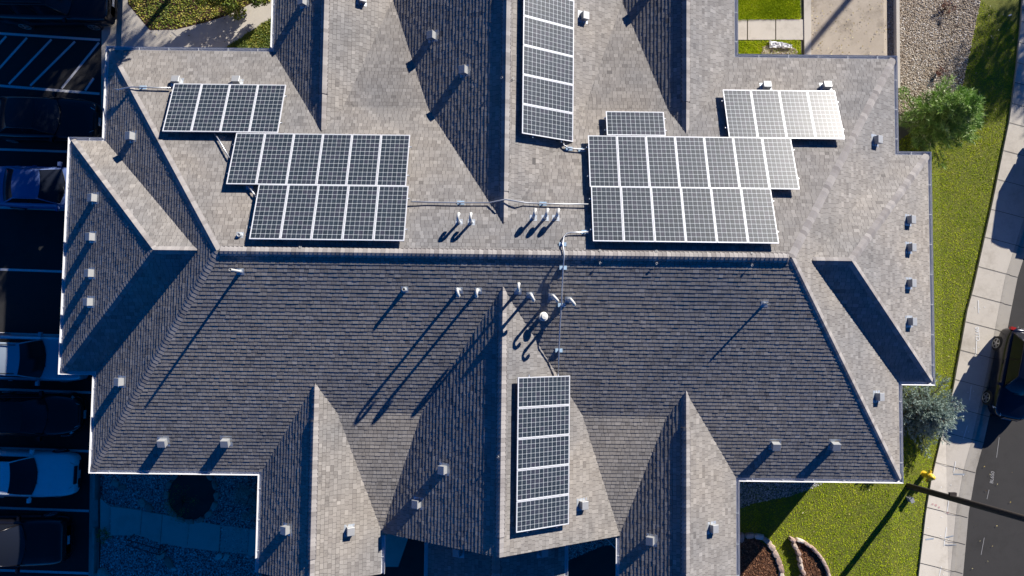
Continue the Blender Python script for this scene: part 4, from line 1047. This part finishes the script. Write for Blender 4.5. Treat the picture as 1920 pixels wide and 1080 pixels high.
def conifer(name,base,h,rad,lab,seed,mat,nl,nw,needle_l,tuft,lean=(0,0),up=.25,squash=1):
    rnd=random.Random(seed); t=thing(name,lab,'tree',base)
    mb=MB(); top=Vector((lean[0],lean[1],h)); mb.tube([(0,0,-.2),top*.5+Vector((.03,.02,0)),top],[.12,.07,.012],9); m2=MB()
    for i in range(nl):
        f=i/nl; z=h*(.12+.88*f); L=rad*(1-f*.88)*rnd.uniform(.72,1.12); a=i*2.39996+rnd.uniform(-.3,.3)
        o=top*(z/h); d=Vector((math.cos(a),math.sin(a),up+.5*f)); d.normalize(); side=Vector((-d.y,d.x,0)).normalized()
        pts=[o,o+d*L*.5+Vector((0,0,-.04*L)),o+d*L]
        mb.tube(pts,[.028*(1-f*.6),.016,.004],5)
        k=int(L/tuft)+1
        for j in range(1,k+1):
            g=j/k; c0=o+d*L*g+Vector((0,0,-.08*L*math.sin(math.pi*g)))
            spread=L*.28*(1.15-g)
            for s in range(3):
                ofs=side*spread*(s-1)*rnd.uniform(.7,1.2)+Vector((rnd.gauss(0,.03),rnd.gauss(0,.03),rnd.gauss(0,.04)))
                c=c0+ofs; ax=(d+side*(s-1)*.7+Vector((0,0,rnd.uniform(0,.25)))).normalized(); tb=rnd.gauss(.5,.16)
                if s!=1 and j%2==0: mb.tube([c0-d*.08,c],[.006,.003],4,cap=False)
                for _ in range(nw):
                    v=(ax*rnd.uniform(.3,1.0)+Vector((rnd.gauss(0,.5),rnd.gauss(0,.5),rnd.gauss(0,.5)))).normalized()*needle_l*rnd.uniform(.7,1.2)
                    b=c+ax*rnd.uniform(-.5,.5)*tuft; w=v.cross(Vector((rnd.gauss(0,1),rnd.gauss(0,1),rnd.gauss(0,1)))).normalized()*(.0055+needle_l*.02)
                    m2.face([b-w,b+w,b+v],0,min(1,max(0,rnd.gauss(tb,.15))))
    mb.build('trunk',M_BARK,t); m2.build('crown',mat,t); return t
c=gp(1728,240); conifer('pine_tree',(c.x,c.y,gz(c.x)),2.7,1.8,'bushy long-needled pine beside the upper right notch of the roof',31,M_PINE,95,24,.21,.18,(.25,.1),.28)
c=gp(1712,768); conifer('spruce_tree',(c.x,c.y,gz(c.x)),1.6,1.75,'blue-green spruce beside the lower right notch, one branch over the sidewalk',32,M_SPRUCE,120,18,.08,.085,(.15,-.05),.06)
def twiggy(name,px,py,r,h,n,mat,lab,seed,cat='shrub'):
    c=gp(px,py); rnd=random.Random(seed); t=thing(name,lab,cat,(c.x,c.y,gz(c.x))); mb=MB(); m2=MB()
    for i in range(n):
        a=rnd.uniform(0,6.28); e=Vector((math.cos(a)*r*rnd.uniform(.3,1),math.sin(a)*r*rnd.uniform(.3,1),h*rnd.uniform(.4,1))); mb.tube([(0,0,0),e*.5+Vector((0,0,h*.15)),e],[.008,.005,.002],4)
        leafcloud(m2,e,r*.3,22,.022,rnd,.8,.0,.5)
    mb.build('stem',M_BARK,t); m2.build('leaves',mat,t); return t
twiggy('red_shrub',1770,18,.32,.35,22,M_DRY,'dark red twiggy shrub in the tan gravel at the top edge',41)
twiggy('red_shrub',1756,138,.26,.35,18,M_DRY,'small red shrub in the tan gravel just above the pine',42)
t=twiggy('golden_shrub',345,938,.75,.6,30,M_GOLD,'sparse shrub with golden leaves at the edge of the round dark bed',43)
twiggy('sage_shrub',201,1000,.30,.35,26,M_LEAF,'small dull green shrub at the corner of the concrete path',44)
c=gp(476,925); broad_tree('dark_bush',(c.x,c.y,0),.8,[(c.x+.1,c.y,.7,.75),(c.x+.2,c.y-.5,.6,.5)],3500,.03,'dark rounded bush under the eave corner',45,mat=M_SPRUCE,tr=.04,cat='shrub')

# ------------------------------------------------------------------ stones and beds
def stone_mesh(mb,c,sx,sy,sz,ang,rnd,tone=.5):
    n=9; ca,sa=math.cos(ang),math.sin(ang); vs=[]
    rad=[rnd.uniform(.82,1.1) for _ in range(n)]
    for lv,(zz,k) in enumerate(((0,1.0),(.6,1.02),(.92,.86))):
        for i in range(n):
            a=2*math.pi*i/n; q=rad[i]*k; ux=math.copysign(abs(math.cos(a))**.7,math.cos(a))*sx*q; uy=math.copysign(abs(math.sin(a))**.7,math.sin(a))*sy*q
            vs.append((c[0]+ca*ux-sa*uy,c[1]+sa*ux+ca*uy,c[2]+zz*sz+rnd.uniform(-.006,.006)))
    vs.append((c[0],c[1],c[2]+sz)); fs=[]
    for l in range(2):
        for i in range(n): fs.append((l*n+i,l*n+(i+1)%n,(l+1)*n+(i+1)%n,(l+1)*n+i))
    for i in range(n): fs.append((2*n+i,2*n+(i+1)%n,3*n))
    mb.mesh(vs,fs,0,tone)
def stone(px,py,sx,sy,sz,ang,lab,group,seed,name='edging_stone',base=0):
    rnd=random.Random(seed); p=gp(px,py); mb=MB(); stone_mesh(mb,(0,0,0),sx,sy,sz,ang,rnd,rnd.uniform(.2,1.0))
    return tag(mb.build(name,M_STONE,loc=(p.x,p.y,gz(p.x)-.02+base)),lab,'stone',group)
def bed(px,name,lab,seed,z=.10):
    pl=pg(px); o=MB(); o.prism(pl if sum((pl[i][0]*pl[(i+1)%len(pl)][1]-pl[(i+1)%len(pl)][0]*pl[i][1]) for i in range(len(pl)))>0 else list(reversed(pl)),-.05,z); struct(o.build(name,M_MULCH),lab)
    rnd=random.Random(seed); mb=MB()
    for x,y in scatter(pl,9000,rnd):
        a=rnd.uniform(0,6.28); l=rnd.uniform(.015,.045); w=rnd.uniform(.006,.014); ca,sa=math.cos(a),math.sin(a); t1=rnd.uniform(0,.03)
        mb.face([(x-ca*l-sa*w,y-sa*l+ca*w,z+.004),(x-ca*l+sa*w,y-sa*l-ca*w,z+.004),(x+ca*l+sa*w,y+sa*l-ca*w,z+.006+t1),(x+ca*l-sa*w,y+sa*l+ca*w,z+.006+t1)],0,rnd.random())
    stuff(mb.build('bark_mulch',M_MULCHP),lab+', shredded chips','mulch')
A_ST=[(1388,1006,80),(1404,1003,5),(1422,1005,-8),(1436,1013,-40),(1445,1024,-50),(1452,1037,-60),(1458,1050,-70),(1462,1064,-75),(1464,1079,-80),(1465,1094,-85)]
bed([(1380,1012),(1400,1008),(1420,1010),(1434,1022),(1446,1040),(1454,1062),(1457,1100),(1440,1180),(1380,1180)],'mulch_bed','left raised mulch bed by the wall',51)
for i,(x,y,a) in enumerate(A_ST): stone(x,y,.20,.12,.22,R(a),f'{ORD[min(i,8)] if i<9 else "last"} sandstone block from the wall in the edging of the left mulch bed','stones edging the left mulch bed',60+i)
bed([(1484,1013),(1500,1016),(1520,1030),(1538,1052),(1548,1078),(1552,1130),(1515,1180),(1505,1100),(1500,1060),(1492,1033)],'mulch_bed','right lens-shaped mulch bed on the lawn',52)
B_ST=[(1483,1010,-35),(1488,1022,-60),(1494,1034,-65),(1497,1047,-75),(1499,1059,-70),(1503,1070,-60),(1502,1083,-80),(1504,1097,-85)]
B_ST2=[(1497,1012,-15),(1511,1019,-35),(1523,1028,-45),(1533,1039,-50),(1541,1051,-60),(1547,1064,-70),(1551,1078,-78),(1553,1093,-85)]
for i,(x,y,a) in enumerate(B_ST): stone(x,y,.15,.085,.26,R(a),f'{ORD[i]} pink sandstone block from the tip along the left edge of the lens-shaped bed','stones edging the lens-shaped bed',80+i)
for i,(x,y,a) in enumerate(B_ST2): stone(x,y,.19,.08,.26,R(a),f'{ORD[i]} pale sandstone block from the tip along the right edge of the lens-shaped bed','stones edging the lens-shaped bed',95+i)
# round dark bed lower left
cc=gp(360,928); pl=[(cc.x+.95*math.cos(a*.3142)*(1+.05*math.sin(a*2)),cc.y+1.0*math.sin(a*.3142)) for a in range(20)]
mb=MB(); mb.prism(pl,-.3,.05); struct(mb.build('round_bed',M_SOIL),'round bed of dark soil')
rnd=random.Random(9)
for k in range(16):
    a=k*2*math.pi/16; w=['upper','lower'][math.sin(a)<0]; q=Vector((cc.x+1.02*math.cos(a),cc.y+1.07*math.sin(a),gz(cc.x)))
    mb=MB(); stone_mesh(mb,(0,0,0),.17,.11,.14,a+1.57,rnd,rnd.uniform(.3,.7))
    clock=int(((math.degrees(math.pi/2-a))%360)/22.5+.5)%16
    tag(mb.build('edging_stone',M_STONE,loc=(q.x,q.y,q.z-.02)),f'edging stone of the round dark bed, number {clock+1} of sixteen clockwise from its top','stone','stones ringing the round dark bed')
for i,(x,y,s,l) in enumerate(((218,906,.20,'pale flat boulder near the upper left of the gravel yard'),(231,914,.18,'grey boulder below the pale flat one in the gravel yard'),(268,942,.20,'boulder on the upper edge of the path, left one'),(281,951,.22,'boulder on the upper edge of the path beside the steps'),(411,1043,.17,'pale block below the path, left one of two'),(425,1044,.17,'pale block below the path, right one of two'),(303,1041,.22,'boulder below the steps'),(318,1055,.24,'boulder lower down below the steps'),(326,1067,.13,'small round boulder low in the gravel yard'),(196,1076,.3,'large boulder at the bottom left of the gravel yard'))):
    stone(x,y,s,s*.65,s*.7,rnd.uniform(0,3),l,'boulders in the gravel yard',120+i,'boulder')
# black metal handrail by the steps
p=gp(268,1012); t=thing('handrail','black metal handrail beside the concrete steps','handrail',(p.x,p.y,gz(p.x)))
ra=at(238,1012,.25)-t.location; rb=at(300,1030,.55)-t.location; ra2=at(272,1005,.0)-t.location
mb=MB()
for o in (0,-.22): mb.tube([ra+Vector((0,o,0)),rb+Vector((0,o,0))],.022,6)
mb.tube([rb+Vector((0,-.22,0)),rb+Vector((0.02,.18,0))],.022,6); mb.tube([ra+Vector((.35,.25,.1)),ra+Vector((0.02,-.02,0))],.022,6); mb.build('rail',M_BLACK,t)
for q in (ra,rb,ra+Vector((0,-.22,0)),rb+Vector((0,-.22,0))):
    m=MB(); m.tube([q,Vector((q.x,q.y,-.1))],.02,6); m.build('post',M_BLACK,t)

# garden wall top right
mb=MB(); q=[gp(1672,-200),gp(1682,-200),gp(1690,165),gp(1684,165)]
z=.17; a=[at(1679,-200,z),at(1685,-200,z),at(1688,165,z),at(1682,165,z)]
mb.prism([(v.x,v.y) for v in reversed(a)],-.1,z); tag(mb.build('garden_wall',M_CONC),'low pale concrete wall between the yard and the tan gravel','wall')
# crumpled white sheet on the grass strip
c=gp(1462,84); rnd=random.Random(77); mb=MB(); n=14;m_=6; vs=[]
for i in range(n+1):
    for j in range(m_+1):
        x=(i/n-.5)*.95; y=(j/m_-.5)*.26*(1.2-.6*i/n)-.10*(i/n); vs.append((x+rnd.uniform(-.02,.02),y+rnd.uniform(-.02,.02),.05+rnd.uniform(0,.10)))
mb.mesh(vs,[(i*(m_+1)+j,(i+1)*(m_+1)+j,(i+1)*(m_+1)+j+1,i*(m_+1)+j+1) for i in range(n) for j in range(m_)])
tag(mb.build('plastic_sheet',simple('white_plastic',(.75,.76,.78),.4,var=.05),loc=(c.x,c.y,0)),'crumpled white plastic sheet on the pebble heap','plastic sheet')
# litter on the lawn
mb=MB(); c=gp(1893,29); mb.box((0,0,.03),(.14,.05,.02),Matrix.Rotation(.4,3,'Z')); tag(mb.build('litter',M_WHITE,loc=(c.x,c.y,gz(c.x))),'small white scrap lying on the dark lawn near the top right','litter')

# fire hydrant
M_YEL=simple('yellow_hydrant_paint',(.62,.42,.02),.45,var=.15,scale=18)
p=gp(1731,889); t=thing('fire_hydrant','yellow fire hydrant between lawn and sidewalk','hydrant',(p.x,p.y,gz(p.x)))
mb=MB(); mb.tube([(0,0,-.1),(0,0,.03),(0,0,.04),(0,0,.46),(0,0,.47),(0,0,.51)],[.15,.15,.10,.10,.145,.145],18); mb.build('barrel',M_YEL,t)
mb=MB(); mb.tube([(0,0,.51),(0,0,.53),(0,0,.60),(0,0,.65),(0,0,.67)],[.15,.13,.11,.06,.03],18); mb.tube([(0,0,.67),(0,0,.72)],.025,5); mb.build('bonnet',M_YEL,t)
for d,r in (((1,-.35,0),.075),((-.35,-1,0),.055),((.35,1,0),.055)):
    v=Vector(d).normalized(); mb=MB(); mb.tube([v*.05+Vector((0,0,.36)),v*.15+Vector((0,0,.36)),v*.155+Vector((0,0,.36)),v*.24+Vector((0,0,.36))],[r*.8,r*.8,r*1.15,r*1.15],12); mb.tube([v*.24+Vector((0,0,.36)),v*.27+Vector((0,0,.36))],.022,5); mb.build('outlet',M_YEL,t)
# leaning utility pole
b0=gp(1702,911); e=at(1920,972,5.2); t=thing('utility_pole','dark wooden utility pole rising from the lawn over the street','pole',(b0.x,b0.y,gz(b0.x)))
d=(e-Vector((b0.x,b0.y,gz(b0.x)))); d=d/d.length; Lp=10.5
mb=MB(); mb.tube([d*-.4,d*Lp*.5,d*Lp],[.125,.115,.10],16); mb.build('shaft',M_WOOD,t,smooth=True)
mb=MB(); mb.tube([Vector((.16,-.13,-.1)),Vector((.16,-.13,0))+d*.5],.022,8); mb.build('conduit',M_VENT,t)
mb=MB(); mb.box(d*2.35+Vector((.02,.16,0)),(.26,.12,.10)); mb.build('bracket',M_WOOD,t)
mb=MB(); mb.box(d*(Lp-.5),(.12,2.2,.12)); mb.build('crossarm',M_WOOD,t)
c=gp(1702,934); mb=MB(); mb.box((0,0,.14),(.13,.20,.28),Matrix.Rotation(.4,3,'Z')); mb.box((0,0,.295),(.16,.23,.03),Matrix.Rotation(.4,3,'Z'))
tag(mb.build('utility_pedestal',M_VENT,loc=(c.x,c.y,gz(c.x))),'small grey utility box on the lawn at the foot of the pole','utility box')
# pole beyond the top edge whose shadow crosses the yard
s=gp(1497,112); hp=9.0; bx=s.x+AZ[0]*hp/TAN; by=s.y+AZ[1]*hp/TAN; t=thing('utility_pole','wooden utility pole standing beyond the top right edge','pole',(bx,by,0))
mb=MB(); mb.tube([(0,0,-.3),(0,0,hp)],[.17,.13],14); mb.build('shaft',M_WOOD,t,smooth=True)
for o in COL.objects:
    if o.type=='EMPTY' and not o.get('label'): o['label']=o.name
